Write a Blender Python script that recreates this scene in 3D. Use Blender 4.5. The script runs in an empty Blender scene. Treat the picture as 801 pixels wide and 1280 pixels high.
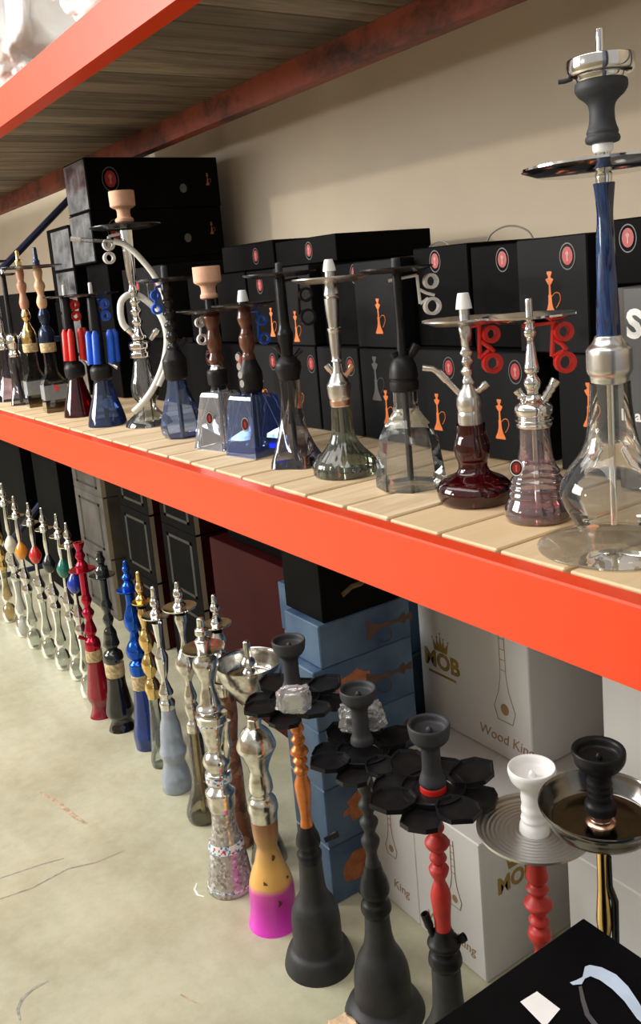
import bpy, bmesh, math, random
from mathutils import Vector, Matrix, noise
random.seed(7)
S = bpy.context.scene
C = S.collection
PI = math.pi

# ---------------------------------------------------------------- camera
CW = ((0.56037367, 0.09595514, -0.82266273), (0.82369055, -0.16852853, 0.54141667), (-0.08669042, -0.98101516, -0.17347629))
cam = bpy.data.cameras.new('camera'); cam_o = bpy.data.objects.new('camera', cam); C.objects.link(cam_o)
R3 = Matrix([[CW[i][0], -CW[i][1], -CW[i][2]] for i in range(3)])
cam_o.matrix_world = Matrix.Translation((0, -.85, 1.371)) @ R3.to_4x4()
cam.sensor_fit = 'VERTICAL'; cam.sensor_height = 36.0
cam.lens = 36.0 * 1100.0 / 1280.0
cam.shift_x = 0.0; cam.shift_y = -100.0 / 1280.0
cam.clip_start = .02
S.camera = cam_o

# ---------------------------------------------------------------- light
w = bpy.data.worlds.new('world'); S.world = w; w.use_nodes = True
bg = w.node_tree.nodes['Background']; bg.inputs[0].default_value = (1.0, .96, .90, 1); bg.inputs[1].default_value = .58
sun = bpy.data.lights.new('sun', 'SUN'); sun.energy = .95; sun.angle = math.radians(1.6); sun.color = (1, .90, .76)
sun_o = bpy.data.objects.new('sun', sun); C.objects.link(sun_o)
sun_o.rotation_euler = Vector((.42, 1, -.225)).to_track_quat('-Z', 'Y').to_euler()
def area(name, loc, aim, sx, sy, power, col):
    l = bpy.data.lights.new(name, 'AREA'); l.shape = 'RECTANGLE'; l.size = sx; l.size_y = sy; l.energy = power; l.color = col
    o = bpy.data.objects.new(name, l); C.objects.link(o); o.location = loc
    o.rotation_euler = (Vector(aim) - Vector(loc)).to_track_quat('-Z', 'Y').to_euler()
area('skylight', (-2.2, -1.75, 4.6), (-2.2, -1.0, 0), 8.0, 1.4, 148, (1, .97, .92))
area('left_fill', (-4.6, -3.1, 2.5), (-3.2, 0, 1.0), 2.4, 1.9, 285, (1, .98, .95))  # added area light out of view, brightens the left shelf and streaks the glass
S.view_settings.view_transform = 'Standard'; S.view_settings.look = 'None'
S.view_settings.exposure = -0.18; S.view_settings.gamma = 1.0; S.view_settings.use_curve_mapping = False
S.cycles.transparent_max_bounces = 28
S.cycles.max_bounces = 10

# ---------------------------------------------------------------- materials
MATS = {}
def newmat(n):
    m = bpy.data.materials.new(n); m.use_nodes = True; nt = m.node_tree
    for x in list(nt.nodes): nt.nodes.remove(x)
    out = nt.nodes.new('ShaderNodeOutputMaterial')
    MATS[n] = m
    return m, nt, out
def node(nt, t, **kw):
    x = nt.nodes.new(t)
    for k, v in kw.items():
        if k.startswith('_'): setattr(x, k[1:], v)
        else: x.inputs[k].default_value = v
    return x
def lk(nt, a, b): nt.links.new(a, b)
def noise_col(nt, c0, c1, scale=8, detail=4, stretch=(1, 1, 1), coord='Object', lo=.35, hi=.65, rough=.55):
    tc = node(nt, 'ShaderNodeTexCoord'); mp = node(nt, 'ShaderNodeMapping'); mp.inputs['Scale'].default_value = stretch
    lk(nt, tc.outputs[coord], mp.inputs[0])
    nz = node(nt, 'ShaderNodeTexNoise', Scale=scale, Detail=detail, Roughness=rough); lk(nt, mp.outputs[0], nz.inputs['Vector'])
    rp = nt.nodes.new('ShaderNodeValToRGB'); rp.color_ramp.elements[0].position = lo; rp.color_ramp.elements[1].position = hi
    rp.color_ramp.elements[0].color = (*c0, 1); rp.color_ramp.elements[1].color = (*c1, 1)
    lk(nt, nz.outputs['Fac'], rp.inputs[0])
    return rp.outputs[0], nz.outputs['Fac'], mp.outputs[0]
def vary(c, k): return tuple(min(1, v * k) for v in c)
def solid(n, c, rough=.5, metal=0., var=.12, scale=40, bump=0., spec=.5, coat=0., stretch=(1, 1, 1)):
    m, nt, out = newmat(n)
    b = node(nt, 'ShaderNodeBsdfPrincipled', Roughness=rough, Metallic=metal)
    b.inputs['Specular IOR Level'].default_value = spec
    if coat: b.inputs['Coat Weight'].default_value = coat; b.inputs['Coat Roughness'].default_value = .08
    col, f, v = noise_col(nt, vary(c, 1 - var), vary(c, 1 + var), scale, 3, stretch)
    lk(nt, col, b.inputs['Base Color'])
    if bump:
        bp = node(nt, 'ShaderNodeBump', Strength=bump, Distance=.002); lk(nt, f, bp.inputs['Height']); lk(nt, bp.outputs[0], b.inputs['Normal'])
    lk(nt, b.outputs[0], out.inputs[0])
    return m
def glass(n, c, edge=None, rough=.02, body=0., bodycol=None, boost=1.0):
    """thin-walled blown glass: light goes through tinted, the surface mirrors by Fresnel"""
    m, nt, out = newmat(n)
    edge = edge or tuple(v * .55 for v in c)
    lw = node(nt, 'ShaderNodeLayerWeight', Blend=.35)
    mixc = node(nt, 'ShaderNodeMix', _data_type='RGBA'); mixc.inputs[6].default_value = (*c, 1); mixc.inputs[7].default_value = (*edge, 1)
    lk(nt, lw.outputs['Facing'], mixc.inputs[0])
    tr = node(nt, 'ShaderNodeBsdfTransparent'); lk(nt, mixc.outputs[2], tr.inputs[0])
    gl = node(nt, 'ShaderNodeBsdfGlossy', Roughness=rough); gl.inputs[0].default_value = (1, 1, 1, 1)
    fr = node(nt, 'ShaderNodeFresnel', IOR=1.5)
    ml = node(nt, 'ShaderNodeMath', _operation='MULTIPLY', _use_clamp=True); ml.inputs[1].default_value = 1.5 * boost; lk(nt, fr.outputs[0], ml.inputs[0])
    tc = node(nt, 'ShaderNodeTexCoord'); nz = node(nt, 'ShaderNodeTexNoise', Scale=14.0, Detail=2.0); lk(nt, tc.outputs['Object'], nz.inputs['Vector'])
    bp = node(nt, 'ShaderNodeBump', Strength=.25, Distance=.004); lk(nt, nz.outputs[0], bp.inputs['Height']); lk(nt, bp.outputs[0], gl.inputs['Normal'])
    base = tr.outputs[0]
    if body:
        df = node(nt, 'ShaderNodeBsdfDiffuse'); df.inputs[0].default_value = (*(bodycol or c), 1)
        mx0 = node(nt, 'ShaderNodeMixShader'); mx0.inputs[0].default_value = body
        lk(nt, tr.outputs[0], mx0.inputs[1]); lk(nt, df.outputs[0], mx0.inputs[2]); base = mx0.outputs[0]
    mx = node(nt, 'ShaderNodeMixShader'); lk(nt, ml.outputs[0], mx.inputs[0]); lk(nt, base, mx.inputs[1]); lk(nt, gl.outputs[0], mx.inputs[2])
    lk(nt, mx.outputs[0], out.inputs[0])
    return m
glass('glass_clear', (.965, .975, .97), (.80, .83, .83), boost=.85, body=.035, bodycol=(.8, .85, .85))
glass('glass_thick', (.985, .985, .975), (.95, .96, .94), boost=.45, body=.03, bodycol=(.85, .88, .85))
glass('glass_clear3', (.88, .89, .90), (.6, .62, .64), boost=1.0, body=.16, bodycol=(.72, .74, .78))
glass('glass_clear2', (.84, .87, .84), (.5, .54, .5), body=.06, bodycol=(.75, .8, .75))
glass('glass_white', (.72, .74, .70), (.45, .46, .44), body=.45, bodycol=(.8, .8, .74))
glass('glass_gold', (.75, .66, .45), (.4, .33, .18), body=.2, bodycol=(.7, .55, .25))
glass('glass_pearl', (.88, .82, .85), (.52, .44, .52), body=.07, bodycol=(.78, .68, .74), boost=1.6)
glass('glass_rose', (.80, .40, .44), (.5, .16, .2), body=.12, bodycol=(.55, .12, .15))
glass('glass_burgundy', (.28, .012, .03), (.07, .004, .01), body=.12, bodycol=(.16, .003, .012))
glass('glass_smoke', (.58, .56, .58), (.16, .15, .17), boost=.8, body=.03, bodycol=(.4, .4, .42))
glass('glass_smoke2', (.66, .64, .56), (.3, .28, .22), body=.06, bodycol=(.5, .46, .36))
glass('glass_green', (.50, .54, .46), (.20, .23, .18), body=.08, bodycol=(.35, .38, .32))
glass('glass_blue', (.66, .78, .98), (.20, .34, .80), body=.09, bodycol=(.34, .5, .92))
glass('glass_bluedeep', (.16, .28, .85), (.03, .07, .5), body=.22, bodycol=(.05, .14, .75))
glass('glass_edge', (.80, .86, .98), (.6, .7, .9), body=.35, bodycol=(.6, .7, .9), boost=2.0)
glass('glass_navy', (.30, .42, .68), (.05, .09, .24), body=.10, bodycol=(.10, .18, .40))
glass('glass_violet', (.78, .70, .84), (.42, .34, .52))
glass('glass_dark', (.36, .36, .34), (.08, .08, .08), body=.05, bodycol=(.1, .1, .1))
glass('glass_frost', (.62, .69, .80), (.36, .43, .56), rough=.25, body=.42, bodycol=(.62, .70, .84))
glass('glass_cobalt', (.06, .16, .62), (.01, .03, .2), body=.25, bodycol=(.02, .10, .55))
glass('glass_black', (.10, .10, .10), (.02, .02, .02), body=.5, bodycol=(.012, .012, .012))
glass('glass_ruby', (.55, .06, .10), (.2, .01, .02), body=.45, bodycol=(.50, .02, .05))
glass('plastic_wrap', (.86, .88, .90), (.5, .52, .55), rough=.12, body=.30, bodycol=(.8, .82, .84), boost=2.2)
solid('chrome', (.78, .77, .75), .10, 1., .05)
solid('chrome_aged', (.66, .64, .58), .20, 1., .22, 60, .15)
solid('steel', (.70, .69, .67), .27, 1., .08, 90, .05, stretch=(1, 1, .1))
solid('gunmetal', (.20, .19, .18), .16, 1., .15)
solid('gold', (.80, .56, .22), .18, 1., .1)
solid('brass', (.70, .54, .26), .25, 1., .15)
solid('copper', (.72, .45, .33), .28, 1., .12)
solid('copper_orange', (.62, .20, .05), .36, .55, .15)
solid('black_plastic', (.010, .010, .011), .30, 0, .25, spec=.25)
solid('black_metal', (.035, .034, .036), .24, .6, .2)
solid('gloss_black', (.016, .022, .020), .10, .3, .2, coat=.8)
solid('matte_black', (.016, .016, .018), .55, 0, .2)
solid('rubber_black', (.010, .010, .011), .42, 0, .2, spec=.25)
solid('rubber_dark', (.026, .028, .033), .62, 0, .2)
solid('white_plastic', (.86, .86, .85), .35, 0, .03)
solid('clear_plastic', (.66, .64, .62), .25, 0, .06)
solid('red_plastic', (.66, .022, .015), .38, 0, .1)
solid('blue_plastic', (.012, .10, .62), .35, 0, .1)
solid('red_matte', (.50, .028, .022), .48, 0, .12)
solid('red_metal', (.48, .02, .05), .12, .75, .1)
solid('blue_metal', (.015, .10, .58), .12, .75, .1)
solid('navy_metal', (.03, .045, .09), .2, .6, .15)
solid('clay_peach', (.78, .46, .31), .8, 0, .06, 60, .1)
solid('cork', (.50, .38, .20), .8, 0, .35, 120, .2)
solid('wood_brown', (.13, .040, .018), .3, 0, .35, 30, stretch=(1, 1, .2), coat=.4)
solid('wood_pale', (.66, .42, .24), .5, 0, .12, 30, stretch=(1, 1, .2))
solid('wood_red', (.50, .24, .15), .5, 0, .15, 30, stretch=(1, 1, .2))
solid('hose_white', (.80, .80, .76), .4, 0, .04)
solid('label_grey', (.22, .25, .27), .45, 0, .1)
solid('tag_black', (.02, .02, .02), .4, 0, .1)
solid('tag_red', (.60, .05, .04), .4, 0, .1)
solid('dark_print', (.10, .05, .03), .6, 0, .2)
for n, c in dict(ball_blue=(.01, .04, .42), ball_green=(.01, .17, .12), ball_black=(.012, .014, .02), ball_red=(.62, .02, .02), ball_orange=(.75, .26, .02), ball_cream=(.72, .68, .55)).items():
    solid(n, c, .14, 0, .06, coat=.6)
def painted_glass():
    m, nt, out = newmat('paint_magenta')
    b = node(nt, 'ShaderNodeBsdfPrincipled', Roughness=.28)
    tc = node(nt, 'ShaderNodeTexCoord'); sp = node(nt, 'ShaderNodeSeparateXYZ'); lk(nt, tc.outputs['Object'], sp.inputs[0])
    nz = node(nt, 'ShaderNodeTexNoise', Scale=30.0); lk(nt, tc.outputs['Object'], nz.inputs['Vector'])
    ma = node(nt, 'ShaderNodeMath', _operation='MULTIPLY_ADD'); ma.inputs[1].default_value = .012; lk(nt, nz.outputs[0], ma.inputs[0]); lk(nt, sp.outputs['Z'], ma.inputs[2])
    mr = node(nt, 'ShaderNodeMapRange'); mr.inputs['From Min'].default_value = 0; mr.inputs['From Max'].default_value = .24; lk(nt, ma.outputs[0], mr.inputs[0])
    rp = nt.nodes.new('ShaderNodeValToRGB'); e = rp.color_ramp.elements
    e[0].position = 0; e[0].color = (.80, .05, .62, 1); e[1].position = 1; e[1].color = (.30, .14, .06, 1)
    for p, c in ((.30, (.62, .04, .42)), (.40, (.62, .07, .36)), (.46, (.80, .44, .12)), (.62, (.74, .42, .12)), (.80, (.50, .28, .10))):
        q = e.new(p); q.color = (*c, 1)
    lk(nt, mr.outputs[0], rp.inputs[0]); lk(nt, rp.outputs[0], b.inputs['Base Color']); lk(nt, b.outputs[0], out.inputs[0])
painted_glass()
def resin():
    m, nt, out = newmat('resin_blue')
    b = node(nt, 'ShaderNodeBsdfPrincipled', Roughness=.13); b.inputs['Coat Weight'].default_value = .6
    tc = node(nt, 'ShaderNodeTexCoord'); mp = node(nt, 'ShaderNodeMapping'); mp.inputs['Scale'].default_value = (1, 1, .25); lk(nt, tc.outputs['Object'], mp.inputs[0])
    nz = node(nt, 'ShaderNodeTexNoise', Scale=55.0, Detail=3.0, Distortion=1.2); lk(nt, mp.outputs[0], nz.inputs['Vector'])
    rp = nt.nodes.new('ShaderNodeValToRGB'); e = rp.color_ramp.elements
    e[0].position = .3; e[0].color = (.006, .007, .03, 1); e[1].position = .72; e[1].color = (.03, .008, .025, 1)
    q = e.new(.48); q.color = (.008, .022, .11, 1); q = e.new(.57); q.color = (.012, .06, .17, 1)
    lk(nt, nz.outputs[0], rp.inputs[0]); lk(nt, rp.outputs[0], b.inputs['Base Color']); lk(nt, b.outputs[0], out.inputs[0])
resin()
def speckle(n, base, cols, scale, rough, metal=0.):
    m, nt, out = newmat(n)
    b = node(nt, 'ShaderNodeBsdfPrincipled', Roughness=rough, Metallic=metal)
    tc = node(nt, 'ShaderNodeTexCoord'); vo = node(nt, 'ShaderNodeTexVoronoi', Scale=scale); lk(nt, tc.outputs['Object'], vo.inputs['Vector'])
    sp = node(nt, 'ShaderNodeSeparateColor'); lk(nt, vo.outputs['Color'], sp.inputs[0])
    rp = nt.nodes.new('ShaderNodeValToRGB'); rp.color_ramp.interpolation = 'CONSTANT'; e = rp.color_ramp.elements
    e[0].position = 0; e[0].color = (*base, 1); e[1].position = .97; e[1].color = (*base, 1)
    k = len(cols)
    for i, c in enumerate(cols):
        q = e.new(.35 + .6 * i / k); q.color = (*c, 1)
    lk(nt, sp.outputs[0], rp.inputs[0]); lk(nt, rp.outputs[0], b.inputs['Base Color']); lk(nt, b.outputs[0], out.inputs[0])
speckle('mosaic', (.80, .80, .78), ((.62, .05, .08), (.80, .80, .78), (.04, .12, .45), (.85, .85, .82), (.10, .40, .60)), 190, .3)
speckle('glass_mosaic', (.40, .39, .35), ((.62, .61, .57), (.24, .23, .21), (.50, .49, .45), (.34, .28, .26), (.44, .42, .38)), 170, .2, .35)
speckle('glass_brown', (.22, .09, .05), ((.30, .12, .07), (.16, .07, .04), (.40, .2, .12), (.12, .05, .03)), 60, .25)
def grooved():
    m, nt, out = newmat('steel_grooved')
    b = node(nt, 'ShaderNodeBsdfPrincipled', Roughness=.40, Metallic=.95); b.inputs['Base Color'].default_value = (.60, .59, .575, 1)
    tc = node(nt, 'ShaderNodeTexCoord'); sp = node(nt, 'ShaderNodeSeparateXYZ'); lk(nt, tc.outputs['Object'], sp.inputs[0])
    cb = node(nt, 'ShaderNodeCombineXYZ'); lk(nt, sp.outputs['X'], cb.inputs[0]); lk(nt, sp.outputs['Y'], cb.inputs[1])
    ln = node(nt, 'ShaderNodeVectorMath', _operation='LENGTH'); lk(nt, cb.outputs[0], ln.inputs[0])
    mu = node(nt, 'ShaderNodeMath', _operation='MULTIPLY'); mu.inputs[1].default_value = 900; lk(nt, ln.outputs['Value'], mu.inputs[0])
    sn = node(nt, 'ShaderNodeMath', _operation='SINE'); lk(nt, mu.outputs[0], sn.inputs[0])
    bp = node(nt, 'ShaderNodeBump', Strength=.35, Distance=.001); lk(nt, sn.outputs[0], bp.inputs['Height']); lk(nt, bp.outputs[0], b.inputs['Normal'])
    lk(nt, b.outputs[0], out.inputs[0])
grooved()
# setting
def concrete():
    m, nt, out = newmat('floor_concrete')
    b = node(nt, 'ShaderNodeBsdfPrincipled', Roughness=.42)
    c1, f1, v = noise_col(nt, (.455, .46, .335), (.585, .555, .40), 1.6, 6, (1, 1, 1), 'Object', .3, .7, .65)
    c2, f2, _ = noise_col(nt, (.62, .52, .38), (1, 1, 1), 3.1, 7, (1, 1, 1), 'Object', .30, .56, .7)
    c3, f3, _ = noise_col(nt, (.78, .77, .70), (1, 1, 1), 26, 4, (1, 1, 1), 'Object', .3, .6, .7)
    def mul(a, b_, f):
        mx = node(nt, 'ShaderNodeMix', _data_type='RGBA', _blend_type='MULTIPLY'); mx.inputs[0].default_value = f
        lk(nt, a, mx.inputs[6]); lk(nt, b_, mx.inputs[7]); return mx.outputs[2]
    c = mul(mul(c1, c2, .55), c3, .5)
    lk(nt, c, b.inputs['Base Color'])
    bp = node(nt, 'ShaderNodeBump', Strength=.08, Distance=.003); lk(nt, f3, bp.inputs['Height']); lk(nt, bp.outputs[0], b.inputs['Normal'])
    lk(nt, b.outputs[0], out.inputs[0])
concrete()
solid('wall_paint', (.50, .425, .315), .75, 0, .04, 3, .02)
solid('scuff_dark', (.32, .31, .26), .6, 0, .3, 60)
solid('scuff_rust', (.50, .38, .25), .6, 0, .3, 60)
solid('scuff_white', (.82, .82, .78), .6, 0, .1, 60)
def beam_paint(n, c, wear, lo, hi, rough):
    m, nt, out = newmat(n)
    b = node(nt, 'ShaderNodeBsdfPrincipled', Roughness=rough)
    col, f, v = noise_col(nt, wear, c, 9, 7, (.6, 1, 1), 'Object', lo, hi, .7)
    lk(nt, col, b.inputs['Base Color']); lk(nt, b.outputs[0], out.inputs[0])
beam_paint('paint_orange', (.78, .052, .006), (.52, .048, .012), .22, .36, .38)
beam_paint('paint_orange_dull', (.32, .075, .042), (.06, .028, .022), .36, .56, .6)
solid('post_blue', (.020, .028, .075), .5, 0, .2, 20)
def planks(n, ca, cb, cc):
    m, nt, out = newmat(n)
    b = node(nt, 'ShaderNodeBsdfPrincipled', Roughness=.6)
    oi = node(nt, 'ShaderNodeObjectInfo')
    tc = node(nt, 'ShaderNodeTexCoord'); ad = node(nt, 'ShaderNodeVectorMath', _operation='ADD'); lk(nt, tc.outputs['Object'], ad.inputs[0])
    cx = node(nt, 'ShaderNodeCombineXYZ'); mm = node(nt, 'ShaderNodeMath', _operation='MULTIPLY'); mm.inputs[1].default_value = 37.0
    lk(nt, oi.outputs['Random'], mm.inputs[0]); lk(nt, mm.outputs[0], cx.inputs[0]); lk(nt, mm.outputs[0], cx.inputs[1]); lk(nt, cx.outputs[0], ad.inputs[1])
    mp = node(nt, 'ShaderNodeMapping'); mp.inputs['Scale'].default_value = (14, 1.4, 14); lk(nt, ad.outputs[0], mp.inputs[0])
    nz = node(nt, 'ShaderNodeTexNoise', Scale=2.2, Detail=6.0, Roughness=.65, Distortion=.6); lk(nt, mp.outputs[0], nz.inputs['Vector'])
    rp = nt.nodes.new('ShaderNodeValToRGB'); e = rp.color_ramp.elements
    e[0].position = .30; e[0].color = (*ca, 1); e[1].position = .70; e[1].color = (*cb, 1)
    lk(nt, nz.outputs[0], rp.inputs[0])
    mx = node(nt, 'ShaderNodeMix', _data_type='RGBA'); mx.inputs[7].default_value = (*cc, 1); lk(nt, rp.outputs[0], mx.inputs[6])
    r2 = node(nt, 'ShaderNodeMath', _operation='MULTIPLY'); r2.inputs[1].default_value = .8; lk(nt, oi.outputs['Random'], r2.inputs[0]); lk(nt, r2.outputs[0], mx.inputs[0])
    lk(nt, mx.outputs[2], b.inputs['Base Color'])
    bp = node(nt, 'ShaderNodeBump', Strength=.25, Distance=.002); lk(nt, nz.outputs[0], bp.inputs['Height']); lk(nt, bp.outputs[0], b.inputs['Normal'])
    lk(nt, b.outputs[0], out.inputs[0])
planks('plank_pine', (.58, .42, .24), (.86, .70, .48), (.70, .50, .28))
planks('plank_weathered', (.10, .082, .062), (.42, .34, .25), (.06, .045, .034))
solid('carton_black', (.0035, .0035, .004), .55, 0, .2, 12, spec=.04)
solid('carton_lit', (.010, .0105, .0115), .5, 0, .15, 6, spec=.08)  # lit tone of the black cartons, light put into the colour
solid('carton_gloss', (.09, .09, .095), .18, 0, .85, 16, .4, coat=.8)
solid('carton_grey', (.060, .062, .062), .5, 0, .08, 6)
solid('carton_white', (.66, .645, .62), .55, 0, .03, 5)
solid('carton_red', (.040, .004, .005), .5, 0, .15, 6, spec=.1)
solid('carton_cream', (.42, .36, .26), .6, 0, .1, 6)
solid('carton_silver', (.10, .09, .08), .5, .0, .25, 8, spec=.15)
solid('carton_brown', (.40, .29, .19), .7, 0, .1, 10)
def carton_blue():
    m, nt, out = newmat('carton_blue')
    b = node(nt, 'ShaderNodeBsdfPrincipled', Roughness=.32)
    col, f, v = noise_col(nt, (.02, .045, .12), (.11, .18, .26), 6, 3, (1, 1, 1), 'Object', .3, .7)
    b.inputs['Specular IOR Level'].default_value = .2
    lk(nt, col, b.inputs['Base Color']); lk(nt, b.outputs[0], out.inputs[0])
carton_blue()
solid('print_orange', (.80, .20, .035), .5, 0, .1, 40)
solid('print_orange_dim', (.42, .13, .04), .5, 0, .25, 40)
solid('print_red', (.36, .018, .018), .45, 0, .1, 40)
solid('print_grey', (.10, .10, .10), .45, 0, .1, 40)
solid('print_pink', (.50, .20, .18), .45, 0, .1, 40)
solid('print_gold', (.42, .28, .08), .4, .3, .15, 40)
solid('print_gold_dim', (.16, .11, .05), .5, .2, .2, 40)
solid('print_brown', (.33, .20, .10), .6, 0, .2, 40)
solid('print_white', (.85, .85, .84), .5, 0, .03, 40)
solid('print_dim', (.028, .027, .025), .5, 0, .2, 40)
solid('print_ghost', (.075, .077, .08), .45, 0, .1, 40)
solid('print_hose', (.50, .60, .74), .4, 0, .1, 20)
solid('sack_white', (.86, .86, .85), .35, 0, .04, 10, .3)
solid('wire', (.30, .28, .25), .4, .6, .1)
solid('paper_peach', (.74, .52, .32), .8, 0, .2, 60)

# ---------------------------------------------------------------- mesh helpers
def finish(me, sharp=.75, smooth=True):
    bm = bmesh.new(); bm.from_mesh(me)
    bmesh.ops.recalc_face_normals(bm, faces=bm.faces)
    for f in bm.faces: f.smooth = smooth
    if smooth:
        for e in bm.edges:
            if len(e.link_faces) == 2 and e.calc_face_angle(0) > sharp: e.smooth = False
    bm.to_mesh(me); bm.free()
    return me
def mesh(name, vs, fs, smooth=True, sharp=.75):
    me = bpy.data.meshes.new(name); me.from_pydata([tuple(v) for v in vs], [], fs); me.update()
    return finish(me, sharp, smooth)
class B:
    """collects shapes that make up one part"""
    def __init__(s): s.v = []; s.f = []
    def add(s, vs, fs, M=None):
        o = len(s.v)
        s.v += [(M @ Vector(v)) if M else Vector(v) for v in vs]
        s.f += [tuple(i + o for i in f) for f in fs]
        return s
    def box(s, x0, x1, y0, y1, z0, z1, M=None):
        vs = [(x, y, z) for x in (x0, x1) for y in (y0, y1) for z in (z0, z1)]
        return s.add(vs, [(0, 1, 3, 2), (4, 6, 7, 5), (0, 4, 5, 1), (2, 3, 7, 6), (0, 2, 6, 4), (1, 5, 7, 3)], M)
    def lathe(s, p, seg=28, lobes=0, amp=0., twist=0., rot=0., M=None, close=False):
        vs = []; fs = []; n = len(p)
        z0 = p[0][1]; H = (p[-1][1] - z0) or 1
        for r, z in p:
            for k in range(seg):
                a = 2 * PI * k / seg + rot
                rr = r * (1 + amp * math.cos(lobes * a + twist * (z - z0) / H * PI)) if lobes else r
                vs.append((rr * math.cos(a), rr * math.sin(a), z))
        for i in range(n - 1 if not close else n):
            j = (i + 1) % n
            for k in range(seg):
                k2 = (k + 1) % seg
                fs.append((i * seg + k, i * seg + k2, j * seg + k2, j * seg + k))
        if not close:
            if p[0][0] < .009: fs.append(tuple(reversed(range(seg))))
            if p[-1][0] < .009: fs.append(tuple(range((n - 1) * seg, n * seg)))
        return s.add(vs, fs, M)
    def tube(s, pts, r, seg=10, taper=None, smooth=False, M=None):
        P = [Vector(p) for p in pts]
        R = [r * (taper[i] if taper else 1) for i in range(len(P))]
        if smooth:
            Q = []; n = len(P)
            for i in range(n - 1):
                a, b, c, d = P[max(i - 1, 0)], P[i], P[i + 1], P[min(i + 2, n - 1)]
                for k in range(5):
                    t = k / 5
                    Q.append(.5 * ((2 * b) + (c - a) * t + (2 * a - 5 * b + 4 * c - d) * t * t + (3 * b - a - 3 * c + d) * t ** 3))
            Q.append(P[-1]); P = Q; R = [r] * len(P)
        vs = []; fs = []; n = len(P); nrm = None
        for i in range(n):
            t = (P[min(i + 1, n - 1)] - P[max(i - 1, 0)]).normalized()
            if nrm is None:
                nrm = t.orthogonal().normalized()
            else:
                nrm = (nrm - t * nrm.dot(t)).normalized()
            bn = t.cross(nrm)
            for k in range(seg):
                a = 2 * PI * k / seg
                vs.append(P[i] + (nrm * math.cos(a) + bn * math.sin(a)) * R[i])
        for i in range(n - 1):
            for k in range(seg):
                k2 = (k + 1) % seg
                fs.append((i * seg + k, i * seg + k2, (i + 1) * seg + k2, (i + 1) * seg + k))
        fs.append(tuple(reversed(range(seg)))); fs.append(tuple(range((n - 1) * seg, n * seg)))
        return s.add(vs, fs, M)
    def plate(s, poly, th, M=None):
        """flat outline in x,z; thickness th towards -y"""
        n = len(poly)
        vs = [(x, 0, z) for x, z in poly] + [(x, -th, z) for x, z in poly]
        fs = [tuple(range(n)), tuple(reversed(range(n, 2 * n)))] + [(i, (i + 1) % n, n + (i + 1) % n, n + i) for i in range(n)]
        return s.add(vs, fs, M)
    def build(s, name, mat, parent=None, smooth=True, sharp=.75):
        return link(name, mesh(name, s.v, s.f, smooth, sharp), mat, parent)
def link(name, me, mat, parent=None):
    o = bpy.data.objects.new(name, me); C.objects.link(o)
    if mat and not me.materials: me.materials.append(MATS[mat])
    o.parent = parent
    return o
def tag(o, label, cat, group=None):
    o['label'] = label; o['category'] = cat
    if group: o['group'] = group
    return o
def empty(name, loc, rz=0):
    o = bpy.data.objects.new(name, None); C.objects.link(o); o.location = loc; o.rotation_euler = (0, 0, rz); o.empty_display_size = .05
    return o
def struct(o): o['kind'] = 'structure'; return o
def ellipse(rx, rz, n=28, cx=0, cz=0): return [(cx + rx * math.cos(2 * PI * k / n), cz + rz * math.sin(2 * PI * k / n)) for k in range(n)]
def bevel_box(sx, sy, sz, bv):
    """box centred in x,y, standing on z=0"""
    bm = bmesh.new(); bmesh.ops.create_cube(bm, size=1)
    for v in bm.verts: v.co = Vector((v.co.x * sx, v.co.y * sy, (v.co.z + .5) * sz))
    bmesh.ops.bevel(bm, geom=list(bm.edges), offset=bv, segments=1, affect='EDGES')
    me = bpy.data.meshes.new('box'); bm.to_mesh(me); bm.free()
    for f in me.polygons: f.use_smooth = False
    return me
def text_mesh(body, size, th=.0008, shear=0., bold=0.):
    cu = bpy.data.curves.new('text', 'FONT'); cu.body = body; cu.size = size; cu.extrude = th / 2; cu.align_x = 'CENTER'; cu.align_y = 'CENTER'; cu.shear = shear; cu.resolution_u = 3; cu.offset = bold
    o = bpy.data.objects.new('text', cu); C.objects.link(o)
    bpy.context.view_layer.update()
    me = bpy.data.meshes.new_from_object(o.evaluated_get(bpy.context.evaluated_depsgraph_get()))
    bpy.data.objects.remove(o); bpy.data.curves.remove(cu)
    me.transform(Matrix.Rotation(PI / 2, 4, 'X'))      # lettering stands in x,z and faces -y
    me.materials.clear()
    return me
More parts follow.
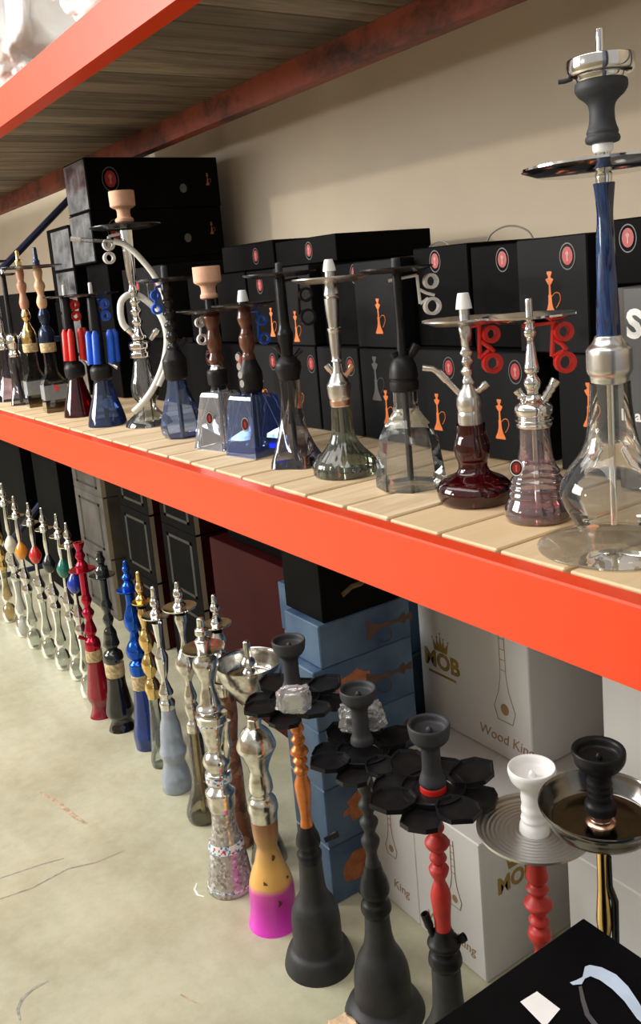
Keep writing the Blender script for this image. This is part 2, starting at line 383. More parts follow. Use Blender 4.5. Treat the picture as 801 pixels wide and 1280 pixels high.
# measured profiles: r,z (metres) for turned parts, points for tubes
HOOKAHS = [
 {'name':'hookah','label':'tall hookah with blue resin stem and clear bulb base on a wide glass foot','group':'hookahs lined up on the rack shelf','loc':[-0.7902,0.1587,0.9535],'parts':[{'t':'L','n':'glass_foot','m':'glass_thick','p':[[0.0022,0.0],[0.1027,0.0],[0.1087,0.0],[0.1091,0.0012],[0.1047,0.0048],[0.0763,0.012],[0.0566,0.0168],[0.049,0.0204]],'seg':56},{'t':'L','n':'glass_base','m':'glass_clear','p':[[0.049,0.0204],[0.0511,0.0288],[0.0575,0.0407],[0.0661,0.0549],[0.0725,0.0679],[0.0745,0.0809],[0.0722,0.0938],[0.0646,0.109],[0.0548,0.1242],[0.0418,0.1427],[0.0353,0.1612],[0.032,0.183],[0.0287,0.2126],[0.0275,0.2375]],'seg':48},{'t':'L','n':'downstem','m':'chrome','p':[[0.0049,0.0323],[0.0048,0.2375]]},{'t':'L','n':'collar','m':'steel','p':[[0.019,0.2363],[0.0254,0.2375],[0.0269,0.2464],[0.0306,0.2532],[0.0312,0.2577],[0.0311,0.2833],[0.0294,0.2867],[0.0241,0.2922],[0.0205,0.2977],[0.0178,0.3033],[0.0084,0.3044]],'seg':40},{'t':'L','n':'stem','m':'resin_blue','p':[[0.0155,0.3033],[0.0153,0.3242],[0.0135,0.3895],[0.0122,0.4324],[0.0121,0.4642],[0.0133,0.4957],[0.0141,0.5072],[0.0061,0.5082]],'lobes':6,'amp':0.05,'twist':3.0},{'t':'L','n':'neck','m':'chrome','p':[[0.0107,0.5072],[0.0112,0.5186],[0.0092,0.5228],[0.0107,0.5311],[0.0096,0.5373],[0.0106,0.5476]]},{'t':'L','n':'gasket','m':'white_plastic','p':[[0.0101,0.5465],[0.0127,0.5486],[0.0138,0.5537],[0.0136,0.5579],[0.0111,0.5599]]},{'t':'L','n':'tray','m':'chrome','p':[[0.008,0.5229],[0.0862,0.5229],[0.1078,0.5307],[0.1078,0.5337],[0.1061,0.5337],[0.0862,0.5259],[0.008,0.5259]],'flat':1,'seg':56},{'t':'L','n':'bowl','m':'rubber_dark','p':[[0.0121,0.5579],[0.0212,0.5599],[0.0227,0.564],[0.0222,0.5671],[0.0202,0.5701],[0.0208,0.5732],[0.0187,0.5793],[0.0166,0.5885],[0.0161,0.5987],[0.0176,0.6078],[0.0221,0.6138],[0.0301,0.6209],[0.0341,0.629],[0.0336,0.636],[0.031,0.638],[0.027,0.635]],'seg':36},{'t':'L','n':'heat_device','m':'chrome','p':[[0.026,0.636],[0.031,0.638],[0.0325,0.642],[0.033,0.644],[0.039,0.645],[0.0425,0.649],[0.0439,0.657],[0.0435,0.6639],[0.0424,0.6669],[0.0399,0.6659],[0.0359,0.659],[0.005,0.657]],'seg':40},{'t':'L','n':'top_pin','m':'chrome','p':[[0.0052,0.657],[0.0052,0.7005],[0.0046,0.7025],[0.001,0.7027]]},{'t':'T','n':'handle','m':'rubber_dark','p':[[-0.036,0.0,0.646],[-0.0451,0.0,0.644],[-0.0541,0.0,0.644]],'r':0.0032}],'ang':0.6645,'spin':0},
 {'name':'hookah','label':'small hookah with pearly clear glass base,chrome stem and red hose holder','group':'hookahs lined up on the rack shelf','loc':[-0.9732,0.2015,0.9535],'parts':[{'t':'L','n':'glass_base','m':'glass_pearl','p':[[0.0038,0.0],[0.0458,0.0],[0.0509,0.0],[0.054,0.0068],[0.0533,0.0163],[0.0494,0.0285],[0.0456,0.0379],[0.0468,0.0406],[0.0436,0.0487],[0.0455,0.0514],[0.0417,0.0594],[0.0429,0.0621],[0.0372,0.0728],[0.0378,0.0768],[0.0327,0.0861],[0.0283,0.0994],[0.0257,0.1193],[0.0244,0.1417],[0.0244,0.1522]],'seg':44},{'t':'L','n':'rose_floor','m':'glass_rose','p':[[0.0038,0.0014],[0.0471,0.0014],[0.0515,0.0082],[0.0508,0.0163],[0.0463,0.0298],[0.0437,0.0352],[0.0038,0.0366]],'seg':44},{'t':'L','n':'downstem','m':'chrome','p':[[0.0044,0.0082],[0.0044,0.1482]]},{'t':'L','n':'collar','m':'chrome','p':[[0.0238,0.1496],[0.0275,0.1509],[0.0287,0.1561],[0.0256,0.1587],[0.0306,0.1626],[0.0256,0.1666],[0.0293,0.1718],[0.0305,0.1809],[0.0249,0.19],[0.0162,0.1965],[0.0124,0.203]]},{'t':'L','n':'stem','m':'chrome','p':[[0.0094,0.2004],[0.0097,0.2081],[0.0124,0.2146],[0.0131,0.2223],[0.0105,0.2301],[0.0087,0.2352],[0.0109,0.239],[0.0116,0.2454],[0.0109,0.2518],[0.0079,0.271],[0.0064,0.2888],[0.0068,0.2938],[0.0089,0.2964],[0.0096,0.3027],[0.0083,0.3077],[0.0074,0.319]]},{'t':'T','n':'hose_port','m':'chrome','p':[[-0.0044,0.0,0.1809],[-0.0243,0.0,0.212]],'r':0.0077,'port':1,'ribs':1},{'t':'T','n':'hose_port','m':'chrome','p':[[0.0107,0.0,0.1835],[0.037,0.0,0.2249]],'r':0.0085,'port':1,'ribs':1},{'t':'L','n':'tray','m':'chrome','p':[[0.008,0.3198],[0.0529,0.3198],[0.0735,0.3276],[0.0735,0.3306],[0.0724,0.3306],[0.0529,0.3228],[0.008,0.3228]],'flat':1},{'t':'L','n':'top_pin','m':'steel','p':[[0.0058,0.3228],[0.0057,0.3529],[0.0046,0.3553],[0.0012,0.3558]]},{'t':'H','n':'hose_holder','m':'red_plastic','s':[[[-0.0115,0.0,0.3128],[0.0377,0.0,0.3165]],[[0.0365,0.0,0.3165],[0.0321,0.0,0.2621]],[[0.0321,0.0,0.2621],[0.0509,0.0,0.2697]],[[0.0355,0.0,0.2888],[0.0476,0.0,0.2811],[0.0546,0.0,0.271]]],'g':[[0.0507,0.0,0.3001,0.012],[0.0515,0.0,0.2518,0.0138]],'r':0.0039},{'t':'D','n':'hang_tag','m':'tag_black','c':[-0.0305,-0.036,0.092],'rx':0.0113,'ry':0.0145,'emb':1}],'ang':0.7468,'spin':0},
 {'name':'hookah','label':'small hookah with burgundy glass base,twisted steel stem and red hose holder','group':'hookahs lined up on the rack shelf','loc':[-1.1316,0.2122,0.9535],'parts':[{'t':'L','n':'glass_base','m':'glass_burgundy','p':[[0.0042,0.0],[0.0467,0.0],[0.0524,0.0],[0.0608,0.0015],[0.0657,0.0118],[0.067,0.0207],[0.0641,0.031],[0.0549,0.0399],[0.0394,0.0472],[0.0302,0.0531],[0.026,0.0633],[0.026,0.0706],[0.0288,0.0779],[0.0315,0.0867],[0.0322,0.0954],[0.0308,0.107],[0.0272,0.1171],[0.0255,0.1272],[0.0255,0.1387]],'seg':44},{'t':'L','n':'downstem','m':'steel','p':[[0.0049,0.0074],[0.0049,0.1359]]},{'t':'L','n':'collar','m':'steel','p':[[0.0167,0.1373],[0.0216,0.1387],[0.0217,0.1603],[0.0209,0.1617],[0.0226,0.1745],[0.0222,0.1845],[0.018,0.1945],[0.0125,0.2044],[0.0097,0.2101]],'seg':36},{'t':'L','n':'stem','m':'steel','p':[[0.009,0.2072],[0.01,0.2143],[0.0083,0.2242],[0.0105,0.2327],[0.008,0.2411],[0.0105,0.2495],[0.0083,0.2579],[0.0107,0.2649],[0.0082,0.2733],[0.0085,0.2831],[0.0101,0.2914],[0.0104,0.3053],[0.0096,0.3164]],'lobes':3,'amp':0.1,'twist':5},{'t':'T','n':'hose_port','m':'steel','p':[[-0.0163,0.0,0.1945],[-0.0503,0.0,0.2355]],'r':0.0072,'port':1},{'t':'T','n':'port_pipe','m':'steel','p':[[-0.045,0.0,0.2298],[-0.0596,0.0,0.2411],[-0.0774,0.0,0.2439]],'r':0.0055},{'t':'T','n':'hose_port','m':'steel','p':[[0.0113,0.0,0.1931],[0.0328,0.0,0.2101]],'r':0.0072,'port':1},{'t':'L','n':'tray','m':'steel','p':[[0.008,0.3147],[0.0532,0.3147],[0.0738,0.3225],[0.0738,0.3255],[0.0727,0.3255],[0.0532,0.3177],[0.008,0.3177]],'flat':1},{'t':'L','n':'top_pin','m':'steel','p':[[0.009,0.3177],[0.009,0.3439]]},{'t':'L','n':'grommet','m':'white_plastic','p':[[0.0142,0.3412],[0.0139,0.3439],[0.0101,0.3658],[0.009,0.3685],[0.0041,0.3685]]},{'t':'H','n':'hose_holder','m':'red_plastic','s':[[[-0.0109,0.0,0.3094],[0.0248,0.0,0.3122]],[[0.0248,0.0,0.3122],[0.0222,0.0,0.2537]],[[0.0222,0.0,0.2537],[0.0393,0.0,0.2663]],[[0.0263,0.0,0.2831],[0.0395,0.0,0.2719],[0.0474,0.0,0.2635]]],'g':[[0.0432,0.0,0.2942,0.0118],[0.0432,0.0,0.2439,0.0143]],'r':0.0041}],'ang':0.817,'spin':0},
 {'name':'hookah','label':'hookah with clear faceted flask base,black cap and white hose holder','group':'hookahs lined up on the rack shelf','loc':[-1.3134,0.2165,0.9535],'parts':[{'t':'L','n':'glass_base','m':'glass_clear','p':[[0.0047,0.0],[0.0628,0.0],[0.0682,0.0],[0.0689,0.0097],[0.0672,0.0275],[0.064,0.05],[0.0607,0.0724],[0.0575,0.0931],[0.0528,0.1058],[0.0449,0.1201],[0.034,0.1343],[0.0255,0.1485],[0.0236,0.161],[0.0231,0.1876]],'seg':8,'smooth':0},{'t':'L','n':'base_floor','m':'glass_thick','p':[[0.0031,0.0032],[0.0627,0.0032],[0.0642,0.0129],[0.0031,0.0146]],'seg':8,'smooth':0},{'t':'L','n':'downstem','m':'black_plastic','p':[[0.0063,0.0097],[0.0062,0.1845]]},{'t':'L','n':'cap','m':'rubber_black','p':[[0.0216,0.1861],[0.0274,0.1892],[0.0283,0.2001],[0.028,0.2063],[0.0261,0.2079],[0.0261,0.211],[0.0283,0.2125],[0.0276,0.2218],[0.0261,0.2327],[0.0222,0.2435],[0.0168,0.2512],[0.0107,0.2558]],'seg':32},{'t':'L','n':'stem','m':'black_plastic','p':[[0.0099,0.2527],[0.0085,0.323],[0.009,0.3983],[0.009,0.4132]]},{'t':'T','n':'hose_port','m':'rubber_black','p':[[0.0037,0.0,0.2342],[0.0294,0.0,0.2742]],'r':0.0092,'port':1},{'t':'T','n':'hose_port','m':'rubber_black','p':[[-0.0053,0.0,0.2373],[-0.0158,0.0,0.262]],'r':0.0077,'port':1},{'t':'T','n':'release_valve','m':'rubber_black','p':[[0.0056,0.0,0.2389],[-0.0016,0.0,0.2681]],'r':0.0077,'port':1},{'t':'L','n':'tray','m':'black_metal','p':[[0.008,0.4117],[0.0498,0.4117],[0.0692,0.4195],[0.0692,0.4225],[0.0682,0.4225],[0.0498,0.4147],[0.008,0.4147]],'flat':1},{'t':'L','n':'top_pin','m':'rubber_dark','p':[[0.009,0.4162],[0.0081,0.4385],[0.0045,0.44]]},{'t':'H','n':'hose_holder','m':'clear_plastic','s':[[[-0.0165,0.0,0.3983],[0.0381,0.0,0.4043]],[[0.0381,0.0,0.4043],[0.0406,0.0,0.3503]],[[0.0406,0.0,0.3503],[0.0563,0.0,0.3593]],[[0.0409,0.0,0.3774],[0.0524,0.0,0.3698],[0.0687,0.0,0.3638]]],'g':[[0.0629,0.0,0.3908,0.0118],[0.0629,0.0,0.3442,0.0142]],'r':0.003}],'ang':0.8888,'spin':0},
 {'name':'hookah','label':'hookah with steel stem and ribbed grey-green glass base','group':'hookahs lined up on the rack shelf','loc':[-1.5113,0.2012,0.9535],'parts':[{'t':'L','n':'glass_base','m':'glass_green','p':[[0.0052,0.0],[0.0533,0.0],[0.0602,0.0],[0.0679,0.0018],[0.0695,0.0123],[0.0677,0.0228],[0.06,0.0351],[0.0479,0.0473],[0.0376,0.0596],[0.029,0.0735],[0.0242,0.0891],[0.0214,0.115],[0.0203,0.1459]],'seg':88,'lobes':22,'amp':0.018},{'t':'L','n':'downstem','m':'steel','p':[[0.0052,0.0018],[0.0051,0.1442]]},{'t':'L','n':'collar','m':'steel','p':[[0.0195,0.1442],[0.021,0.1459],[0.0217,0.1596],[0.023,0.1614],[0.0254,0.1818],[0.0257,0.1903],[0.0219,0.1971],[0.0177,0.2056],[0.0135,0.2158]],'seg':36},{'t':'L','n':'collar_ring','m':'copper','p':[[0.0217,0.1477],[0.0227,0.1579]],'solid':1},{'t':'L','n':'stem','m':'steel','p':[[0.0126,0.209],[0.0115,0.2192],[0.0111,0.2394],[0.0124,0.2411],[0.0121,0.2461],[0.0124,0.2763],[0.0134,0.303],[0.0147,0.3047],[0.0147,0.3097],[0.0137,0.3113],[0.0147,0.3428],[0.0153,0.3708],[0.0139,0.3725],[0.0153,0.3774],[0.0143,0.3872],[0.0116,0.402]]},{'t':'T','n':'hose_port','m':'steel','p':[[-0.0045,0.0,0.2056],[-0.0224,0.0,0.2343]],'r':0.0071,'port':1},{'t':'T','n':'hose_port','m':'copper','p':[[0.0141,0.0,0.2056],[0.0312,0.0,0.231]],'r':0.0071,'port':1},{'t':'L','n':'tray','m':'steel','p':[[0.008,0.4022],[0.0572,0.4022],[0.0795,0.4126],[0.0795,0.4156],[0.0783,0.4156],[0.0572,0.4052],[0.008,0.4052]],'flat':1},{'t':'L','n':'top_pin','m':'steel','p':[[0.0108,0.4052],[0.0102,0.428]]},{'t':'L','n':'grommet','m':'white_plastic','p':[[0.0135,0.4264],[0.0132,0.4296],[0.0089,0.4491],[0.0079,0.4507],[0.0033,0.4507]]}],'ang':0.9631,'spin':0},
 {'name':'hookah','label':'black hookah with round collar and twisted smoky glass base','group':'hookahs lined up on the rack shelf','loc':[-1.691,0.191,0.9535],'parts':[{'t':'L','n':'glass_base','m':'glass_smoke','p':[[0.0056,0.0],[0.0593,0.0],[0.0629,0.0],[0.0573,0.0132],[0.0461,0.0358],[0.0359,0.0639],[0.0294,0.0919],[0.0247,0.1197],[0.023,0.1475],[0.0228,0.175],[0.0236,0.1952]],'seg':48,'lobes':5,'amp':0.1,'twist':2.2},{'t':'L','n':'downstem','m':'black_plastic','p':[[0.0055,0.0076],[0.0055,0.1915]]},{'t':'L','n':'collar','m':'rubber_black','p':[[0.0227,0.1933],[0.024,0.197],[0.0273,0.2098],[0.0301,0.2207],[0.0297,0.2298],[0.0226,0.2407],[0.0145,0.2479]],'seg':36},{'t':'L','n':'stem','m':'black_plastic','p':[[0.0134,0.2443],[0.0145,0.257],[0.0155,0.2678],[0.017,0.284],[0.0177,0.2966],[0.0144,0.3092],[0.0126,0.3199],[0.0118,0.3645],[0.0111,0.4174],[0.0107,0.4262]]},{'t':'T','n':'hose_port','m':'black_metal','p':[[-0.0037,0.0,0.2407],[-0.024,0.0,0.2732]],'r':0.0062,'port':1},{'t':'T','n':'hose_port','m':'black_metal','p':[[0.0126,0.0,0.2407],[0.0344,0.0,0.2606]],'r':0.0062,'port':1},{'t':'L','n':'tray','m':'black_metal','p':[[0.008,0.4232],[0.059,0.4232],[0.082,0.431],[0.082,0.434],[0.0807,0.434],[0.059,0.4262],[0.008,0.4262]],'flat':1},{'t':'L','n':'top_pin','m':'rubber_dark','p':[[0.0082,0.428],[0.0075,0.4542],[0.0036,0.456]]},{'t':'H','n':'hose_holder','m':'black_plastic','s':[[[0.0047,0.0,0.4139],[0.0407,0.0,0.4174]],[[0.0407,0.0,0.4174],[0.0365,0.0,0.3378]],[[0.0365,0.0,0.3378],[0.0478,0.0,0.3431]]],'g':[[0.0532,0.0,0.3804,0.0136],[0.0538,0.0,0.3306,0.0162]],'r':0.0032}],'ang':1.019,'spin':0},
 {'name':'hookah','label':'hookah with blue pyramid glass base,brown turned stem and white grommet','group':'hookahs lined up on the rack shelf','loc':[-1.8844,0.2001,0.9535],'parts':[{'t':'L','n':'glass_base','m':'glass_blue','p':[[0.004,0.0],[0.078,0.0],[0.0799,0.0],[0.0612,0.1391],[0.0553,0.1471],[0.0237,0.1491],[0.0217,0.1591]],'seg':4,'smooth':0,'rot':-0.1,'edges':'glass_edge'},{'t':'L','n':'blue_floor','m':'glass_bluedeep','p':[[0.004,0.0],[0.0759,0.0],[0.0728,0.0265],[0.004,0.0285]],'seg':4,'smooth':0,'rot':-0.1},{'t':'L','n':'downstem','m':'black_plastic','p':[[0.006,0.0122],[0.0059,0.1531]]},{'t':'L','n':'collar','m':'rubber_black','p':[[0.0237,0.1511],[0.0268,0.1571],[0.0295,0.169],[0.0299,0.1987],[0.0275,0.2086],[0.0216,0.2223],[0.0176,0.2341]]},{'t':'L','n':'stem','m':'wood_brown','p':[[0.0169,0.2302],[0.0168,0.242],[0.0149,0.2518],[0.0176,0.2635],[0.0195,0.2753],[0.0195,0.2889],[0.0144,0.2986],[0.0136,0.3103],[0.0156,0.3219],[0.0175,0.3335],[0.0163,0.3451],[0.0136,0.3586]]},{'t':'T','n':'hose_port','m':'chrome','p':[[0.0188,0.0,0.2066],[-0.0001,0.0,0.2282]],'r':0.0079,'port':1},{'t':'L','n':'tray','m':'black_metal','p':[[0.008,0.3594],[0.0558,0.3594],[0.0775,0.3672],[0.0775,0.3702],[0.0764,0.3702],[0.0558,0.3624],[0.008,0.3624]],'flat':1},{'t':'L','n':'top_pin','m':'black_plastic','p':[[0.0136,0.3605],[0.0124,0.3759]]},{'t':'L','n':'grommet','m':'white_plastic','p':[[0.0139,0.374],[0.0135,0.3778],[0.0097,0.3989],[0.0085,0.4016],[0.0039,0.4017]]},{'t':'H','n':'hose_holder','m':'blue_plastic','s':[[[0.0157,0.0,0.349],[0.0331,0.0,0.349]],[[0.0331,0.0,0.349],[0.0291,0.0,0.2831]]],'g':[[0.0402,0.0,0.3258,0.0105],[0.0427,0.0,0.2811,0.0117]],'r':0.0031},{'t':'D','n':'bead','m':'white_plastic','c':[-0.027,-0.03,0.244],'rx':0.0051,'ry':0.009},{'t':'D','n':'bead','m':'white_plastic','c':[-0.0259,-0.03,0.2214],'rx':0.0051,'ry':0.009},{'t':'D','n':'bead','m':'white_plastic','c':[-0.0247,-0.03,0.2007],'rx':0.0051,'ry':0.009},{'t':'D','n':'bead','m':'white_plastic','c':[-0.0225,-0.03,0.1789],'rx':0.0051,'ry':0.0091},{'t':'D','n':'hang_tag','m':'tag_black','c':[-0.025,-0.052,0.0831],'rx':0.0095,'ry':0.0179,'emb':1}],'ang':1.0624,'spin':0},
 {'name':'hookah','label':'hookah with clear pyramid glass base and peach clay bowl on a black tray','group':'hookahs lined up on the rack shelf','loc':[-2.0541,0.1972,0.9535],'parts':[{'t':'L','n':'glass_base','m':'glass_clear3','p':[[0.0042,0.0],[0.0784,0.0],[0.0805,0.0],[0.0524,0.135],[0.0461,0.1456],[0.0209,0.1477],[0.0188,0.1562]],'seg':4,'smooth':0,'rot':-0.1,'edges':'glass_edge'},{'t':'L','n':'downstem','m':'chrome','p':[[0.0064,0.0087],[0.0063,0.1519]]},{'t':'L','n':'collar','m':'rubber_black','p':[[0.0188,0.1498],[0.0209,0.1625],[0.0261,0.1646],[0.0275,0.1983],[0.0229,0.2046]]},{'t':'L','n':'collar_ring','m':'steel','p':[[0.0208,0.2025],[0.0158,0.2109],[0.0142,0.2193]]},{'t':'L','n':'stem','m':'wood_brown','p':[[0.0142,0.2151],[0.0187,0.2277],[0.0166,0.2381],[0.0162,0.2485],[0.0187,0.2631],[0.0191,0.2818],[0.0165,0.2963],[0.0161,0.3067],[0.0198,0.3232],[0.0206,0.3396],[0.0165,0.3499]]},{'t':'L','n':'tray','m':'black_metal','p':[[0.008,0.351],[0.0637,0.351],[0.0885,0.3588],[0.0885,0.3618],[0.0872,0.3618],[0.0637,0.354],[0.008,0.354]],'flat':1},{'t':'L','n':'top_pin','m':'black_plastic','p':[[0.0132,0.3561],[0.0119,0.3888]]},{'t':'L','n':'bowl','m':'clay_peach','p':[[0.0164,0.3847],[0.0226,0.3888],[0.0226,0.3949],[0.0193,0.401],[0.0189,0.4112],[0.0213,0.4194],[0.0297,0.4244],[0.0348,0.4285],[0.0356,0.4336],[0.0355,0.4619],[0.0351,0.4679],[0.0306,0.4679],[0.0286,0.4538],[0.0041,0.4437]],'seg':32},{'t':'T','n':'hose_port','m':'black_plastic','p':[[0.0006,0.0,0.2151],[-0.0211,0.0,0.2423]],'r':0.0062,'port':1},{'t':'H','n':'hose_holder','m':'clear_plastic','s':[[[-0.0106,0.0,0.3417],[-0.0271,0.0,0.3417]],[[-0.0271,0.0,0.3417],[-0.0337,0.0,0.286]]],'g':[[-0.0308,0.0,0.3273,0.0099],[-0.0286,0.0,0.2839,0.0116]],'r':0.0033},{'t':'D','n':'hang_tag','m':'tag_black','c':[-0.0323,-0.046,0.0839],'rx':0.0097,'ry':0.0177,'emb':1}],'ang':1.0994,'spin':0},
 {'name':'hookah','label':'hookah with light blue faceted flask and black beaded stem','group':'hookahs lined up on the rack shelf','loc':[-2.31,0.1966,0.9535],'parts':[{'t':'L','n':'glass_base','m':'glass_blue','p':[[0.0046,0.0],[0.0437,0.0],[0.0483,0.0],[0.0574,0.0094],[0.0607,0.0306],[0.0572,0.0493],[0.0433,0.0983],[0.0307,0.1376],[0.0261,0.1653]],'seg':8,'smooth':0},{'t':'L','n':'blue_floor','m':'glass_bluedeep','p':[[0.0046,0.0],[0.046,0.0],[0.0505,0.0047],[0.0046,0.0094]],'seg':8,'smooth':0},{'t':'L','n':'downstem','m':'black_plastic','p':[[0.0069,0.0047],[0.0068,0.163]]},{'t':'L','n':'collar','m':'rubber_black','p':[[0.025,0.163],[0.0313,0.1699],[0.034,0.1929],[0.0348,0.2204],[0.0316,0.2272],[0.0248,0.2386],[0.018,0.25]]},{'t':'L','n':'stem','m':'black_metal','p':[[0.0158,0.2455],[0.0171,0.2568],[0.0122,0.2705],[0.0166,0.2863],[0.0121,0.3022],[0.0166,0.3179],[0.0121,0.3337],[0.0166,0.3517],[0.0121,0.3674],[0.0156,0.383],[0.0125,0.3964],[0.0142,0.4142],[0.0133,0.4386]]},{'t':'L','n':'tray','m':'black_metal','p':[[0.008,0.4401],[0.0592,0.4401],[0.0822,0.4479],[0.0822,0.4509],[0.0809,0.4509],[0.0592,0.4431],[0.008,0.4431]],'flat':1},{'t':'L','n':'top_pin','m':'rubber_dark','p':[[0.0098,0.4453],[0.0084,0.4828],[0.0044,0.485]]},{'t':'T','n':'hose_port','m':'black_plastic','p':[[0.0122,0.0,0.2432],[0.0391,0.0,0.2795]],'r':0.0068,'port':1},{'t':'H','n':'hose_holder','m':'blue_plastic','s':[[[-0.0078,0.0,0.4298],[-0.028,0.0,0.4275]],[[-0.028,0.0,0.4275],[-0.0361,0.0,0.3696]]],'g':[[-0.0316,0.0,0.4053,0.0111],[-0.0318,0.0,0.3674,0.0121]],'r':0.0038}],'ang':1.1454,'spin':0},
 {'name':'hookah','label':'tall clear glass hookah with peach clay bowl and looped white hose','group':'hookahs lined up on the rack shelf','loc':[-2.6352,0.2323,0.9535],'parts':[{'t':'L','n':'glass_base','m':'glass_clear','p':[[0.0076,0.0],[0.0687,0.0],[0.0738,0.0],[0.0752,0.0],[0.0686,0.0131],[0.0558,0.0261],[0.038,0.0417],[0.0278,0.0599],[0.0291,0.0729],[0.0379,0.0858],[0.0419,0.0988],[0.0434,0.1168],[0.0418,0.1348],[0.0352,0.158],[0.0301,0.181],[0.0251,0.2065],[0.024,0.2167]],'seg':40},{'t':'L','n':'downstem','m':'glass_clear','p':[[0.0165,0.0052],[0.0163,0.2142]]},{'t':'L','n':'collar','m':'chrome','p':[[0.025,0.2142],[0.0331,0.2167],[0.034,0.2294],[0.0275,0.2371],[0.035,0.2472],[0.035,0.2574],[0.025,0.2675]]},{'t':'L','n':'stem','m':'chrome','p':[[0.0175,0.2624],[0.0234,0.2801],[0.0174,0.2953],[0.0139,0.3129],[0.0174,0.328],[0.0139,0.343],[0.0178,0.3605],[0.0134,0.3755],[0.0158,0.3905],[0.0128,0.4054],[0.0148,0.4228],[0.0123,0.4402],[0.0138,0.4698],[0.0157,0.5018],[0.0181,0.58],[0.019,0.6091]]},{'t':'L','n':'tray','m':'black_metal','p':[[0.008,0.6134],[0.0788,0.6134],[0.1095,0.6212],[0.1095,0.6242],[0.1079,0.6242],[0.0788,0.6164],[0.008,0.6164]],'flat':1},{'t':'L','n':'top_pin','m':'chrome','p':[[0.0146,0.6164],[0.0146,0.6358]]},{'t':'L','n':'bowl','m':'clay_peach','p':[[0.017,0.6309],[0.0277,0.6358],[0.0282,0.643],[0.0209,0.6502],[0.0199,0.6623],[0.0218,0.6719],[0.0327,0.6779],[0.0383,0.6827],[0.0387,0.6887],[0.0391,0.7174],[0.0386,0.727],[0.0328,0.727],[0.0305,0.7103],[0.0048,0.6983]],'seg':32},{'t':'T','n':'hose_port','m':'chrome','p':[[0.0093,0.0,0.2624],[-0.0297,0.0,0.3079]],'r':0.012,'port':1},{'t':'T','n':'hose_port','m':'chrome','p':[[0.0346,0.0,0.2675],[0.0617,0.0,0.2978]],'r':0.012,'port':1},{'t':'T','n':'hose','m':'hose_white','p':[[-0.0322,0.0,0.3079],[-0.0432,0.0,0.3255],[-0.0469,0.0,0.358],[-0.0405,0.0,0.393],[-0.0192,0.0,0.4116],[0.0103,0.02,0.4104],[0.0383,0.02,0.388],[0.0702,-0.02,0.348],[0.0844,-0.035,0.3028],[0.0834,-0.04,0.2523],[0.064,-0.045,0.1887],[0.0293,-0.045,0.1246],[-0.0094,-0.045,0.0781],[-0.0445,-0.045,0.0495]],'r':0.0104,'smooth':1},{'t':'T','n':'hose_end','m':'hose_white','p':[[-0.0407,-0.03,0.5776],[-0.0122,-0.03,0.5678],[0.0153,-0.03,0.5435],[0.0399,-0.03,0.5116],[0.0664,-0.03,0.4698],[0.0895,-0.03,0.4129],[0.0998,-0.04,0.3455],[0.0996,-0.045,0.27],[0.0794,-0.05,0.1938],[0.0419,-0.05,0.1246]],'r':0.0093,'smooth':1},{'t':'T','n':'mouthpiece','m':'glass_clear','p':[[-0.1637,-0.03,0.5946],[-0.1229,-0.03,0.5873],[-0.0407,-0.03,0.5776]],'r':0.0063},{'t':'T','n':'mouthpiece_tip','m':'clear_plastic','p':[[-0.1661,-0.03,0.5946],[-0.1373,-0.03,0.5897]],'r':0.0071},{'t':'H','n':'hose_holder','m':'clear_plastic','s':[[[0.0028,0.0,0.6043],[-0.054,0.0,0.5946]],[[-0.054,0.0,0.5946],[-0.06,0.0,0.5508]]],'g':[[-0.0572,0.0,0.5703,0.0147],[-0.0604,0.0,0.53,0.0147]],'r':0.0044}],'ang':1.1811,'spin':0},
